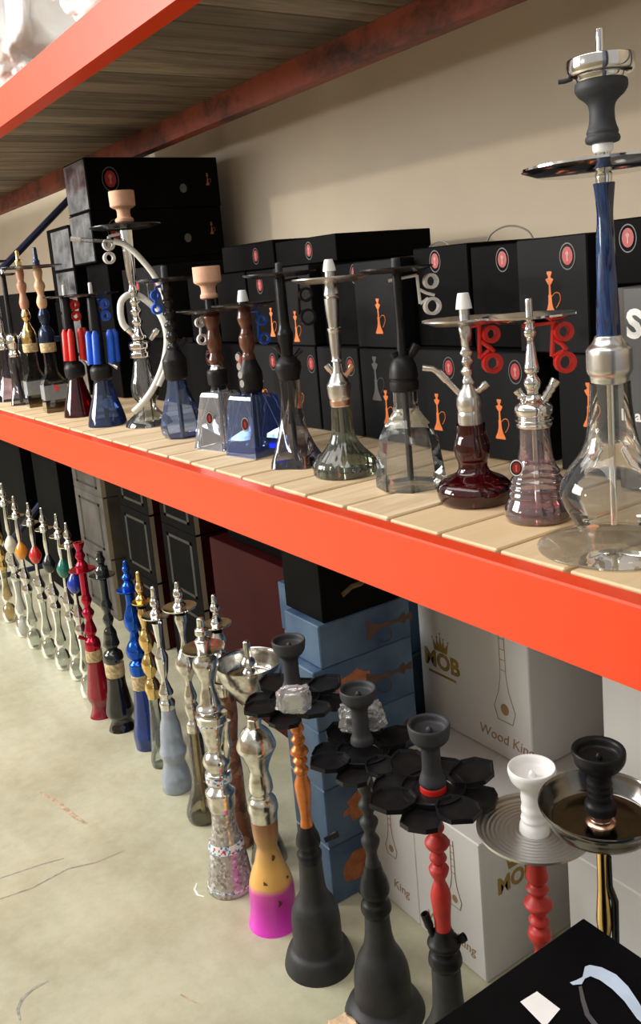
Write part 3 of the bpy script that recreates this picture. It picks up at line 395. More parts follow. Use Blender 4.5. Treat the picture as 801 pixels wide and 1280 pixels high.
 {'name':'hookah','label':'hookah with dark blue cone glass and bright blue hose grips','group':'hookahs lined up on the rack shelf','loc':[-2.7867,0.1504,0.9535],'parts':[{'t':'L','n':'glass_base','m':'glass_navy','p':[[0.0078,0.0],[0.0597,0.0],[0.0648,0.0],[0.0637,0.0081],[0.0282,0.1387],[0.0269,0.1493]],'seg':32},{'t':'L','n':'blue_floor','m':'glass_bluedeep','p':[[0.0052,0.0],[0.057,0.0],[0.0544,0.0161],[0.0052,0.0188]],'seg':32},{'t':'L','n':'downstem','m':'black_plastic','p':[[0.0078,0.0134],[0.0077,0.144]]},{'t':'L','n':'collar','m':'rubber_black','p':[[0.0282,0.1466],[0.0344,0.1545],[0.0358,0.1783],[0.0307,0.1914],[0.0204,0.1993]]},{'t':'L','n':'stem','m':'black_plastic','p':[[0.0179,0.194],[0.0188,0.3036],[0.0156,0.4144]]},{'t':'T','n':'hose_grip','m':'blue_plastic','p':[[-0.0248,-0.012,0.3088],[-0.0244,-0.012,0.2959],[-0.0286,-0.012,0.2019]],'r':0.0117,'taper':[0.45,1,1]},{'t':'T','n':'hose_grip','m':'blue_plastic','p':[[-0.0045,-0.032,0.3088],[-0.0044,-0.032,0.2959],[-0.0095,-0.032,0.2019]],'r':0.0117,'taper':[0.45,1,1]},{'t':'T','n':'hose_grip','m':'blue_plastic','p':[[0.0412,-0.028,0.3088],[0.0413,-0.028,0.2959],[0.0365,-0.028,0.2019]],'r':0.0117,'taper':[0.45,1,1]},{'t':'T','n':'hose_grip','m':'blue_plastic','p':[[0.0564,-0.004,0.3088],[0.0571,-0.004,0.2959],[0.0544,-0.004,0.2019]],'r':0.0117,'taper':[0.45,1,1]},{'t':'L','n':'tray','m':'black_metal','p':[[0.008,0.419],[0.0616,0.419],[0.0855,0.4242],[0.0855,0.4272],[0.0842,0.4272],[0.0616,0.422],[0.008,0.422]],'flat':1},{'t':'L','n':'top_pin','m':'clear_plastic','p':[[0.007,0.422],[0.006,0.4603],[0.0035,0.4628]]},{'t':'H','n':'hose_holder','m':'blue_plastic','s':[[[0.0125,0.0,0.4093],[0.035,0.0,0.4067]],[[0.035,0.0,0.4067],[0.0302,0.0,0.3553]]],'g':[[0.0361,0.0,0.3913,0.0126],[0.0351,0.0,0.3528,0.0131]],'r':0.0045},{'t':'T','n':'hose_tip','m':'chrome','p':[[0.0289,-0.02,0.2019],[0.0528,-0.03,0.1835]],'r':0.0066},{'t':'D','n':'round_tag','m':'white_plastic','c':[0.0067,-0.03,0.0723],'rx':0.016,'ry':0.0165}],'ang':1.2261,'spin':0},
 {'name':'hookah','label':'hookah with dark red cone glass and bright red hose grips','group':'hookahs lined up on the rack shelf','loc':[-3.1102,0.17,0.9535],'parts':[{'t':'L','n':'glass_base','m':'glass_burgundy','p':[[0.0085,0.0],[0.0536,0.0],[0.0592,0.0],[0.058,0.0088],[0.0268,0.1285],[0.0251,0.14]],'seg':32},{'t':'L','n':'downstem','m':'black_plastic','p':[[0.0084,0.0118],[0.0084,0.1343]]},{'t':'L','n':'collar','m':'rubber_black','p':[[0.0279,0.1371],[0.0346,0.1458],[0.0362,0.1718],[0.0306,0.1863],[0.0223,0.1949]]},{'t':'L','n':'stem','m':'black_plastic','p':[[0.0195,0.1891],[0.0193,0.3093],[0.0164,0.4222]]},{'t':'T','n':'hose_grip','m':'red_plastic','p':[[-0.0167,-0.012,0.3121],[-0.017,-0.012,0.2979],[-0.022,-0.012,0.2006]],'r':0.0116,'taper':[0.45,1,1]},{'t':'T','n':'hose_grip','m':'red_plastic','p':[[0.0026,-0.032,0.3121],[0.0023,-0.032,0.2979],[-0.0026,-0.032,0.2006]],'r':0.0116,'taper':[0.45,1,1]},{'t':'T','n':'hose_grip','m':'red_plastic','p':[[0.0358,-0.028,0.3121],[0.0362,-0.028,0.2979],[0.0336,-0.028,0.2006]],'r':0.0116,'taper':[0.45,1,1]},{'t':'T','n':'hose_grip','m':'red_plastic','p':[[0.0496,-0.004,0.3121],[0.0507,-0.004,0.2979],[0.0503,-0.004,0.2006]],'r':0.0116,'taper':[0.45,1,1]},{'t':'L','n':'tray','m':'black_metal','p':[[0.008,0.422],[0.0553,0.422],[0.0767,0.4272],[0.0767,0.4302],[0.0756,0.4302],[0.0553,0.425],[0.008,0.425]],'flat':1},{'t':'L','n':'top_pin','m':'clear_plastic','p':[[0.0071,0.425],[0.006,0.4642],[0.0038,0.467]]},{'t':'H','n':'hose_holder','m':'red_plastic','s':[[[0.0071,0.0,0.4138],[0.0261,0.0,0.411]],[[0.0261,0.0,0.411],[0.0224,0.0,0.3575]]],'g':[[0.0277,0.0,0.3941,0.0132],[0.0277,0.0,0.3546,0.0138]],'r':0.0049},{'t':'T','n':'hose_tip','m':'chrome','p':[[0.0364,-0.02,0.2006],[0.0517,-0.03,0.1805]],'r':0.0067}],'ang':1.2539,'spin':0},
 {'name':'hookah','label':'hookah on a square dark bottle with navy stem and pale wood sleeve','group':'hookahs lined up on the rack shelf','loc':[-3.3571,0.1614,0.9535],'parts':[{'t':'L','n':'glass_base','m':'glass_dark','p':[[0.006,0.0],[0.0595,0.0],[0.0625,0.0],[0.0606,0.1086],[0.0502,0.124],[0.0324,0.1456],[0.0277,0.1701],[0.0264,0.2191]],'seg':4,'smooth':0,'rot':0.95},{'t':'L','n':'gold_floor','m':'gold','p':[[0.006,0.0],[0.0551,0.0],[0.0549,0.028],[0.0059,0.0312]],'seg':4,'smooth':0,'rot':0.95},{'t':'L','n':'label','m':'label_grey','p':[[0.062,0.0467],[0.0612,0.1024]],'seg':4,'smooth':0,'rot':0.95,'solid':1},{'t':'L','n':'band','m':'cork','p':[[0.0279,0.2251],[0.0293,0.2312],[0.0299,0.2586],[0.0263,0.2617]]},{'t':'L','n':'stem','m':'navy_metal','p':[[0.0275,0.2586],[0.0281,0.2799],[0.0274,0.3011],[0.0222,0.3132],[0.0146,0.3282],[0.018,0.3463],[0.0198,0.3644],[0.0157,0.3794],[0.0116,0.3914]]},{'t':'L','n':'sleeve','m':'wood_pale','p':[[0.0116,0.3884],[0.0174,0.4004],[0.0188,0.4123],[0.0168,0.4273],[0.0142,0.4422],[0.0156,0.4571],[0.0191,0.4719],[0.0179,0.4838],[0.0144,0.4957],[0.0161,0.5253],[0.0144,0.54]]},{'t':'L','n':'tray','m':'black_metal','p':[[0.008,0.54],[0.0662,0.54],[0.092,0.5452],[0.092,0.5482],[0.0906,0.5482],[0.0662,0.543],[0.008,0.543]],'flat':1},{'t':'L','n':'top_pin','m':'navy_metal','p':[[0.0121,0.543],[0.0126,0.5665],[0.0086,0.5724],[0.0069,0.6135],[0.004,0.6164]]},{'t':'D','n':'sticker','m':'tag_red','c':[0.0046,-0.042,0.0901],'rx':0.013,'ry':0.013}],'ang':1.2782,'spin':0},
 {'name':'hookah','label':'hookah on a square dark bottle with gold stem and reddish wood sleeve','group':'hookahs lined up on the rack shelf','loc':[-3.6072,0.1655,0.9535],'parts':[{'t':'L','n':'glass_base','m':'glass_dark','p':[[0.0063,0.0],[0.0566,0.0],[0.0597,0.0],[0.0577,0.1086],[0.0467,0.125],[0.0311,0.1446],[0.0267,0.1674],[0.026,0.2161]],'seg':4,'smooth':0,'rot':0.95},{'t':'L','n':'gold_floor','m':'gold','p':[[0.0063,0.0],[0.0518,0.0],[0.0517,0.0297],[0.0063,0.033]],'seg':4,'smooth':0,'rot':0.95},{'t':'L','n':'label','m':'label_grey','p':[[0.0592,0.0495],[0.0583,0.1053]],'seg':4,'smooth':0,'rot':0.95,'solid':1},{'t':'L','n':'band','m':'cork','p':[[0.0279,0.2194],[0.0297,0.2258],[0.0303,0.2517],[0.0278,0.2549]]},{'t':'L','n':'stem','m':'gold','p':[[0.0278,0.2517],[0.0284,0.2775],[0.0259,0.3032],[0.0166,0.3225],[0.0123,0.3417],[0.0178,0.3609],[0.0153,0.38],[0.011,0.3928]]},{'t':'L','n':'sleeve','m':'wood_red','p':[[0.0123,0.3896],[0.0172,0.4023],[0.0178,0.4182],[0.0153,0.4341],[0.0141,0.4531],[0.0177,0.4721],[0.0183,0.4879],[0.014,0.5036],[0.0152,0.5288],[0.014,0.5508]]},{'t':'L','n':'tray','m':'black_metal','p':[[0.008,0.5509],[0.059,0.5509],[0.082,0.5561],[0.082,0.5591],[0.0808,0.5591],[0.059,0.5539],[0.008,0.5539]],'flat':1},{'t':'L','n':'top_pin','m':'gold','p':[[0.0121,0.5539],[0.0127,0.5821],[0.0079,0.5883],[0.006,0.6195],[0.0036,0.6226]]}],'ang':1.2964,'spin':0},
 {'name':'hookah','label':'hookah with waisted smoky glass,silver collar and slim black stem','group':'hookahs lined up on the rack shelf','loc':[-3.7571,0.1395,0.9535],'parts':[{'t':'L','n':'glass_base','m':'glass_smoke','p':[[0.0064,0.0],[0.0419,0.0],[0.0451,0.0],[0.0402,0.0238],[0.0289,0.068],[0.0256,0.1119],[0.0274,0.159],[0.0254,0.1992]],'seg':40,'lobes':5,'amp':0.08,'twist':1.6},{'t':'L','n':'downstem','m':'black_plastic','p':[[0.008,0.0068],[0.008,0.1925]]},{'t':'L','n':'collar','m':'chrome','p':[[0.0242,0.1992],[0.0261,0.2093],[0.0203,0.226],[0.0241,0.246],[0.0273,0.2626],[0.0247,0.2858],[0.0127,0.2958]]},{'t':'L','n':'stem','m':'black_plastic','p':[[0.0114,0.2925],[0.0094,0.5318]]},{'t':'L','n':'tray','m':'black_metal','p':[[0.008,0.532],[0.0382,0.532],[0.053,0.5372],[0.053,0.5402],[0.0522,0.5402],[0.0382,0.535],[0.008,0.535]],'flat':1},{'t':'L','n':'top_pin','m':'chrome','p':[[0.0081,0.535],[0.0062,0.5609],[0.0031,0.5641]]},{'t':'T','n':'hose_port','m':'chrome','p':[[0.0213,0.0,0.2726],[0.0519,0.0,0.3057]],'r':0.007,'port':1}],'ang':1.3133,'spin':0},
 {'name':'hookah','label':'hookah with pale violet clear glass beside the smoky waisted one','group':'hookahs lined up on the rack shelf','loc':[-3.9761,0.1553,0.9535],'parts':[{'t':'L','n':'glass_base','m':'glass_violet','p':[[0.0067,0.0],[0.054,0.0],[0.0607,0.0],[0.0538,0.0357],[0.0386,0.0891],[0.0318,0.1423],[0.03,0.1952],[0.03,0.2268]],'seg':40},{'t':'L','n':'collar','m':'chrome','p':[[0.03,0.2233],[0.0319,0.2338],[0.0266,0.2548],[0.0299,0.2758],[0.0199,0.2967]]},{'t':'L','n':'stem','m':'chrome','p':[[0.0146,0.2897],[0.0111,0.5925]]},{'t':'L','n':'tray','m':'black_metal','p':[[0.008,0.5962],[0.0469,0.5962],[0.0651,0.6014],[0.0651,0.6044],[0.0642,0.6044],[0.0469,0.5992],[0.008,0.5992]],'flat':1},{'t':'L','n':'top_pin','m':'white_plastic','p':[[0.0085,0.6026],[0.0059,0.6331],[0.0033,0.6344]]}],'ang':1.3232,'spin':0},
 {'name':'hookah','label':'black hookah with copper-orange stem and black petal tray','group':'hookahs lined up on the floor','loc':[-1.3771,-0.0588,0.0],'parts':[{'t':'L','n':'glass_base','m':'matte_black','p':[[0.005,0.0],[0.0611,0.0],[0.066,0.0],[0.0684,0.0],[0.0674,0.0186],[0.0607,0.0335],[0.0525,0.0427],[0.05,0.0538],[0.0498,0.0924],[0.048,0.1144],[0.0423,0.1326],[0.0316,0.1507],[0.0267,0.167],[0.0242,0.2012],[0.0232,0.2316]],'seg':40},{'t':'L','n':'collar','m':'rubber_black','p':[[0.0235,0.2298],[0.0238,0.244],[0.0228,0.2547],[0.0237,0.2689],[0.0224,0.283],[0.0176,0.2954],[0.0144,0.3059]]},{'t':'T','n':'hose_port','m':'rubber_black','p':[[0.0336,0.0,0.2671],[0.0603,0.0,0.2795]],'r':0.0071,'port':1},{'t':'T','n':'hose_port','m':'rubber_black','p':[[0.0132,0.0,0.2724],[-0.0042,0.0,0.2936]],'r':0.0071,'port':1},{'t':'L','n':'stem','m':'copper_orange','p':[[0.0137,0.3024],[0.0134,0.3252],[0.0137,0.3601],[0.0152,0.3947],[0.0133,0.4154],[0.0145,0.4257],[0.0113,0.436],[0.0139,0.4462],[0.0113,0.4548],[0.017,0.4633],[0.0166,0.4701],[0.011,0.4803],[0.0132,0.4904],[0.0106,0.5006],[0.0128,0.5124],[0.0109,0.5242],[0.0109,0.5644]],'seg':20},{'t':'P','n':'lotus_tray','m':'black_plastic','z':0.5744,'r':0.1087},{'t':'L','n':'bowl','m':'rubber_dark','p':[[0.0139,0.5943],[0.0211,0.5976],[0.0201,0.6042],[0.0164,0.6125],[0.0148,0.6306],[0.0151,0.6536],[0.0185,0.6634],[0.0254,0.6699],[0.0301,0.6781],[0.0316,0.6862],[0.0325,0.6944],[0.0313,0.6976],[0.0276,0.696],[0.0246,0.6862],[0.0061,0.683],[0.0046,0.6879],[0.0015,0.6911]],'seg':36},{'t':'L','n':'neck','m':'copper_orange','p':[[0.0093,0.5577],[0.0124,0.5959]]}],'ang':1.0493,'spin':0},
 {'name':'hookah','label':'all-black hookah with black petal tray and matching bowl','group':'hookahs lined up on the floor','loc':[-1.1961,-0.0326,0.0],'parts':[{'t':'L','n':'glass_base','m':'matte_black','p':[[0.0046,0.0],[0.0609,0.0],[0.0685,0.0],[0.0728,0.0],[0.0681,0.0174],[0.059,0.0261],[0.0544,0.033],[0.0535,0.0641],[0.0511,0.0899],[0.0435,0.1138],[0.0314,0.1376],[0.0261,0.1613],[0.0238,0.1915],[0.0232,0.2083]],'seg':40},{'t':'L','n':'collar','m':'rubber_black','p':[[0.0237,0.2066],[0.0273,0.2183],[0.0272,0.2283],[0.0244,0.2382],[0.0266,0.2548],[0.0251,0.2746],[0.0191,0.291],[0.0154,0.3074]]},{'t':'L','n':'stem','m':'matte_black','p':[[0.0154,0.3025],[0.0132,0.3302],[0.0161,0.3562],[0.0131,0.3723],[0.016,0.3948],[0.0122,0.4077],[0.0159,0.4284],[0.0122,0.4427],[0.0144,0.4602],[0.013,0.4838],[0.0129,0.5042],[0.0115,0.523]]},{'t':'T','n':'hose_port','m':'rubber_black','p':[[0.005,0.0,0.2382],[0.0142,0.0,0.2564]],'r':0.008,'port':1,'rim':'chrome'},{'t':'T','n':'hose_port','m':'rubber_black','p':[[-0.0124,0.0,0.2415],[-0.0255,0.0,0.2581]],'r':0.0074,'port':1},{'t':'P','n':'lotus_tray','m':'black_plastic','z':0.5292,'r':0.1061},{'t':'L','n':'bowl','m':'rubber_dark','p':[[0.0143,0.5463],[0.0209,0.551],[0.02,0.5587],[0.0157,0.568],[0.0148,0.5926],[0.0151,0.611],[0.0179,0.6202],[0.0248,0.6263],[0.0305,0.6339],[0.0326,0.643],[0.0331,0.6506],[0.0317,0.6537],[0.0283,0.6521],[0.0249,0.643],[0.0057,0.64],[0.0042,0.6446],[0.0014,0.6476]],'seg':36}],'ang':0.9713,'spin':0},
 {'name':'hookah','label':'black hookah with red beaded stem and large black petal tray','group':'hookahs lined up on the floor','loc':[-1.0039,-0.0343,0.0],'parts':[{'t':'L','n':'glass_base','m':'matte_black','p':[[0.0041,0.0],[0.0654,0.0],[0.0734,0.0],[0.0705,0.0112],[0.0595,0.0272],[0.0553,0.059],[0.0497,0.0905],[0.0348,0.1218],[0.0267,0.1529],[0.0247,0.1991],[0.0241,0.2311]],'seg':40},{'t':'L','n':'collar','m':'rubber_black','p':[[0.0243,0.2281],[0.027,0.2372],[0.0264,0.2493],[0.0245,0.2584],[0.0269,0.2705],[0.0224,0.2795],[0.0171,0.2885],[0.0142,0.2975]]},{'t':'T','n':'hose_port','m':'rubber_black','p':[[-0.0124,0.0,0.2674],[-0.0284,0.0,0.3243]],'r':0.0074,'port':1},{'t':'T','n':'hose_port','m':'rubber_black','p':[[0.0166,0.0,0.2674],[0.0348,0.0,0.281]],'r':0.0074,'port':1},{'t':'L','n':'stem','m':'red_matte','p':[[0.0134,0.293],[0.0136,0.3124],[0.0152,0.3347],[0.0159,0.3569],[0.013,0.3746],[0.0117,0.3863],[0.014,0.398],[0.0155,0.4082],[0.0111,0.4169],[0.0134,0.4271],[0.0116,0.4387],[0.017,0.4474],[0.0191,0.4546],[0.0154,0.4632],[0.0113,0.4704],[0.0128,0.4819],[0.011,0.4933],[0.011,0.5302]],'seg':24},{'t':'P','n':'lotus_tray','m':'black_plastic','z':0.5486,'r':0.1147},{'t':'L','n':'gasket','m':'red_plastic','p':[[0.0166,0.5443],[0.0209,0.5472],[0.0211,0.5556],[0.0191,0.5612]]},{'t':'L','n':'bowl','m':'rubber_dark','p':[[0.0191,0.5584],[0.0221,0.5626],[0.0198,0.5724],[0.0162,0.5836],[0.0152,0.6003],[0.0152,0.6197],[0.0169,0.6267],[0.024,0.6322],[0.031,0.6404],[0.0332,0.6514],[0.034,0.6597],[0.0327,0.6638],[0.0289,0.6624],[0.0259,0.6528],[0.0063,0.6487],[0.005,0.6542],[0.0013,0.6583]],'seg':40}],'ang':0.8884,'spin':0},
 {'name':'hookah','label':'hookah with white bowl over a grooved silver tray and red stem','group':'hookahs lined up on the floor','loc':[-0.85,0.03,0.0],'parts':[{'t':'L','n':'glass_base','m':'matte_black','p':[[0.0037,0.1167],[0.0564,0.1167],[0.0612,0.1373],[0.0537,0.1608],[0.0462,0.1899],[0.0291,0.216],[0.0206,0.239],[0.0181,0.259]],'seg':36},{'t':'L','n':'collar','m':'chrome','p':[[0.0181,0.2562],[0.0205,0.2647],[0.0181,0.2733],[0.0144,0.2832],[0.0132,0.2931]]},{'t':'L','n':'stem','m':'red_matte','p':[[0.0132,0.2875],[0.0115,0.3073],[0.0108,0.3241],[0.0131,0.3382],[0.0167,0.3493],[0.0162,0.3577],[0.0114,0.3646],[0.0149,0.3743],[0.0131,0.384],[0.016,0.3937],[0.0206,0.4033],[0.016,0.4102],[0.013,0.4184],[0.0161,0.4294],[0.013,0.4376],[0.016,0.4485],[0.0153,0.462],[0.0141,0.4971]],'seg':24},{'t':'L','n':'tray','m':'steel_grooved','p':[[0.008,0.5225],[0.0743,0.5225],[0.0864,0.5305],[0.0864,0.5345],[0.0851,0.5345],[0.0743,0.5265],[0.008,0.5265]],'flat':1,'seg':56},{'t':'L','n':'gasket','m':'red_plastic','p':[[0.0211,0.5118],[0.0241,0.5145],[0.0245,0.5212],[0.021,0.5265]]},{'t':'L','n':'bowl','m':'white_plastic','p':[[0.0199,0.5238],[0.0229,0.5278],[0.0217,0.5371],[0.0186,0.5451],[0.0198,0.5478],[0.0179,0.5557],[0.0188,0.5636],[0.0174,0.5715],[0.0183,0.582],[0.0176,0.5925],[0.022,0.6004],[0.0312,0.6108],[0.0346,0.6199],[0.0357,0.6264],[0.0341,0.6316],[0.03,0.629],[0.0265,0.6199],[0.0058,0.616],[0.0046,0.6212],[0.0012,0.6251]],'seg':40}],'ang':0.7666,'spin':0},
 {'name':'hookah','label':'hookah with ribbed black bowl over a dark polished dish tray and gold stem','group':'hookahs lined up on the floor','loc':[-0.718,0.02,0.0],'parts':[{'t':'L','n':'glass_base','m':'matte_black','p':[[0.0033,0.1066],[0.0486,0.1066],[0.0507,0.1273],[0.0461,0.1547],[0.0393,0.2022],[0.026,0.2424],[0.0183,0.2821],[0.0161,0.3345]],'seg':36},{'t':'L','n':'stem','m':'gold','p':[[0.0097,0.328],[0.0085,0.4242],[0.01,0.462],[0.0094,0.487],[0.0077,0.5142],[0.0073,0.5547],[0.0072,0.5972]],'seg':20},{'t':'T','n':'stem_trim','m':'black_metal','p':[[0.0073,-0.0,0.5608],[0.0079,-0.003,0.5179],[0.0149,-0.0,0.4932],[0.0142,-0.0,0.4242]],'r':0.0052},{'t':'L','n':'tray','m':'gunmetal','p':[[0.008,0.6092],[0.064,0.6092],[0.0773,0.6308],[0.0823,0.6403],[0.0813,0.6421],[0.0763,0.632],[0.063,0.6128],[0.008,0.6128]],'seg':56},{'t':'L','n':'tray_hub','m':'copper','p':[[0.0206,0.6092],[0.021,0.6128],[0.0175,0.6164],[0.0134,0.6188],[0.0124,0.6284]]},{'t':'L','n':'bowl','m':'rubber_black','p':[[0.0165,0.626],[0.0212,0.6308],[0.0206,0.6391],[0.0175,0.6451],[0.0164,0.6498],[0.0174,0.6522],[0.016,0.6593],[0.017,0.6617],[0.0158,0.6687],[0.0168,0.6711],[0.0157,0.6782],[0.0163,0.6852],[0.0214,0.6899],[0.0306,0.6993],[0.035,0.7086],[0.0356,0.7156],[0.0342,0.7203],[0.0295,0.718],[0.0265,0.7086],[0.0051,0.7051],[0.0041,0.7098],[0.001,0.7145]],'seg':40}],'ang':0.69,'spin':0},
 {'name':'hookah','label':'hookah with silver ball top and painted yellow to magenta glass base','group':'hookahs lined up on the floor','loc':[-1.5373,-0.0693,0.0],'parts':[{'t':'L','n':'glass_base','m':'paint_magenta','p':[[0.0053,0.0],[0.0442,0.0],[0.0512,0.0],[0.0546,0.0],[0.0538,0.0138],[0.051,0.0296],[0.0498,0.0473],[0.0497,0.0668],[0.0489,0.0844],[0.0454,0.1038],[0.0392,0.1232],[0.0313,0.1425],[0.0267,0.1618],[0.026,0.1809],[0.0266,0.2],[0.0286,0.2305],[0.0292,0.2475]],'seg':40},{'t':'L','n':'collar','m':'chrome_aged','p':[[0.0293,0.2456],[0.0303,0.2569],[0.0316,0.272],[0.0305,0.2871],[0.025,0.302],[0.0253,0.3151],[0.0249,0.3338],[0.0211,0.3505],[0.0204,0.3635]]},{'t':'L','n':'stem','m':'chrome_aged','p':[[0.0204,0.3579],[0.0238,0.3709],[0.0289,0.3838],[0.0356,0.3985],[0.0393,0.4132],[0.0389,0.426],[0.0338,0.4388],[0.0236,0.4515],[0.016,0.4588],[0.0141,0.4679],[0.0118,0.4752],[0.0034,0.477]],'seg':36},{'t':'T','n':'hose_port','m':'brass','p':[[0.0038,0.0,0.3151],[0.0209,0.0,0.3319]],'r':0.0068,'port':1},{'t':'V','n':'leaf_mark','m':'dark_print','z':0.1656,'r':0.0272,'a':0.3},{'t':'V','n':'leaf_mark','m':'dark_print','z':0.1656,'r':0.0272,'a':2.2},{'t':'V','n':'leaf_mark','m':'dark_print','z':0.1155,'r':0.0423,'a':-0.4},{'t':'V','n':'leaf_mark','m':'dark_print','z':0.1116,'r':0.0433,'a':0.9},{'t':'V','n':'leaf_mark','m':'dark_print','z':0.1155,'r':0.0423,'a':2.4},{'t':'V','n':'leaf_mark','m':'dark_print','z':0.0727,'r':0.0503,'a':0.2},{'t':'V','n':'leaf_mark','m':'dark_print','z':0.0727,'r':0.0503,'a':3.4}],'ang':1.1009,'spin':0},
 {'name':'hookah','label':'silver hookah with coloured mosaic bands and patterned glass base','group':'hookahs lined up on the floor','loc':[-1.7026,-0.0887,0.0],'parts':[{'t':'L','n':'glass_base','m':'glass_mosaic','p':[[0.0056,0.0],[0.0488,0.0],[0.0525,0.0],[0.0531,0.0021],[0.0512,0.0209],[0.0477,0.052],[0.0438,0.083],[0.0389,0.1098],[0.0348,0.1261],[0.0295,0.1466],[0.0269,0.171],[0.0261,0.1993]],'seg':40},{'t':'L','n':'mosaic_band','m':'mosaic','p':[[0.0543,0.0],[0.0535,0.0146]],'solid':1},{'t':'L','n':'mosaic_band','m':'mosaic','p':[[0.0426,0.1015],[0.0381,0.12]],'solid':1},{'t':'L','n':'downstem','m':'chrome_aged','p':[[0.0056,0.0104],[0.0055,0.1953]]},{'t':'L','n':'collar','m':'chrome_aged','p':[[0.0285,0.1953],[0.0312,0.2074],[0.0319,0.2235],[0.0329,0.2396],[0.0263,0.2496],[0.0238,0.2576],[0.0292,0.2636],[0.0292,0.2875],[0.0228,0.2915]]},{'t':'L','n':'mosaic_band','m':'mosaic','p':[[0.0299,0.2676],[0.0299,0.2836]],'solid':1},{'t':'L','n':'stem','m':'chrome_aged','p':[[0.0228,0.2875],[0.0273,0.2995],[0.0298,0.3153],[0.0272,0.3292],[0.0221,0.343],[0.0235,0.3627],[0.0264,0.3842],[0.0306,0.3979],[0.0331,0.4077],[0.0334,0.429],[0.0295,0.4349],[0.0298,0.4446],[0.0251,0.4562],[0.0208,0.4754],[0.0196,0.5004],[0.0242,0.5291],[0.0274,0.5481],[0.0266,0.5595],[0.0177,0.5709]]},{'t':'L','n':'mosaic_band','m':'mosaic','p':[[0.034,0.4096],[0.034,0.4271]],'solid':1},{'t':'T','n':'side_valve','m':'chrome_aged','p':[[0.0207,-0.008,0.3193],[0.0285,-0.012,0.3548],[0.029,-0.012,0.3901],[0.0335,-0.012,0.4135]],'r':0.0084,'taper':[1.1,1.2,0.7,0.9]},{'t':'T','n':'hose_port','m':'chrome_aged','p':[[0.0133,0.0,0.3331],[0.0248,0.0,0.339]],'r':0.0098,'port':1},{'t':'L','n':'tray','m':'chrome_aged','p':[[0.008,0.5774],[0.0287,0.5774],[0.0478,0.5854],[0.0478,0.5884],[0.0471,0.5884],[0.0287,0.5804],[0.008,0.5804]],'flat':1},{'t':'L','n':'top_pin','m':'chrome_aged','p':[[0.0142,0.5785],[0.0166,0.5936],[0.017,0.6049],[0.0124,0.6124],[0.0155,0.6199],[0.0155,0.6293],[0.0095,0.6349],[0.0081,0.6555],[0.0035,0.6583]]}],'ang':1.1503,'spin':0},
 {'name':'hookah','label':'silver hookah with a wide deep bowl-shaped tray','group':'hookahs lined up on the floor','loc':[-1.7248,0.0288,0.0],'parts':[{'t':'L','n':'glass_base','m':'glass_smoke','p':[[0.0059,0.0],[0.0391,0.0],[0.0429,0.0],[0.0389,0.0302],[0.0271,0.0688],[0.0193,0.1114],[0.0173,0.1431]]},{'t':'L','n':'stem','m':'chrome_aged','p':[[0.0173,0.1368],[0.0192,0.1956],[0.0134,0.2374],[0.019,0.2788],[0.0133,0.3199],[0.017,0.3608],[0.0226,0.3912],[0.0245,0.4094]]},{'t':'L','n':'tray','m':'chrome_aged','p':[[0.0226,0.4054],[0.032,0.4175],[0.0469,0.4377],[0.0637,0.4617],[0.0747,0.4897],[0.0783,0.5036],[0.0776,0.5096],[0.0746,0.5056],[0.0702,0.4897],[0.0591,0.4657],[0.0112,0.4577]],'seg':44},{'t':'L','n':'top_pin','m':'chrome_aged','p':[[0.0169,0.4557],[0.0206,0.4697],[0.0168,0.4857],[0.0131,0.4937],[0.0187,0.5016],[0.0175,0.5096],[0.0112,0.5175],[0.0093,0.5215],[0.0082,0.5551],[0.0056,0.559]]}],'ang':1.0996,'spin':0},
 {'name':'hookah','label':'silver hookah with round dish tray and brown painted glass base','group':'hookahs lined up on the floor','loc':[-1.8251,0.0068,0.0],'parts':[{'t':'L','n':'glass_base','m':'glass_brown','p':[[0.006,0.0],[0.0302,0.0],[0.0322,0.0],[0.03,0.0488],[0.0239,0.1146],[0.0238,0.1798],[0.0226,0.2657],[0.0254,0.3505],[0.0253,0.4028]]},{'t':'L','n':'collar','m':'chrome_aged','p':[[0.0262,0.4007],[0.0279,0.4216],[0.0252,0.434]]},{'t':'L','n':'stem','m':'chrome_aged','p':[[0.0194,0.4299],[0.0155,0.4651],[0.0212,0.4919],[0.0135,0.5124],[0.0173,0.5369],[0.0115,0.5573]]},{'t':'L','n':'tray','m':'chrome','p':[[0.008,0.5685],[0.0216,0.5685],[0.036,0.5765],[0.036,0.5795],[0.0354,0.5795],[0.0216,0.5715],[0.008,0.5715]],'flat':1},{'t':'L','n':'top_pin','m':'chrome','p':[[0.0115,0.5675],[0.0134,0.5817],[0.0095,0.5938],[0.0084,0.6059],[0.0111,0.616],[0.0103,0.624],[0.0069,0.6301],[0.0053,0.6501],[0.003,0.6521]]}],'ang':1.1319,'spin':0},
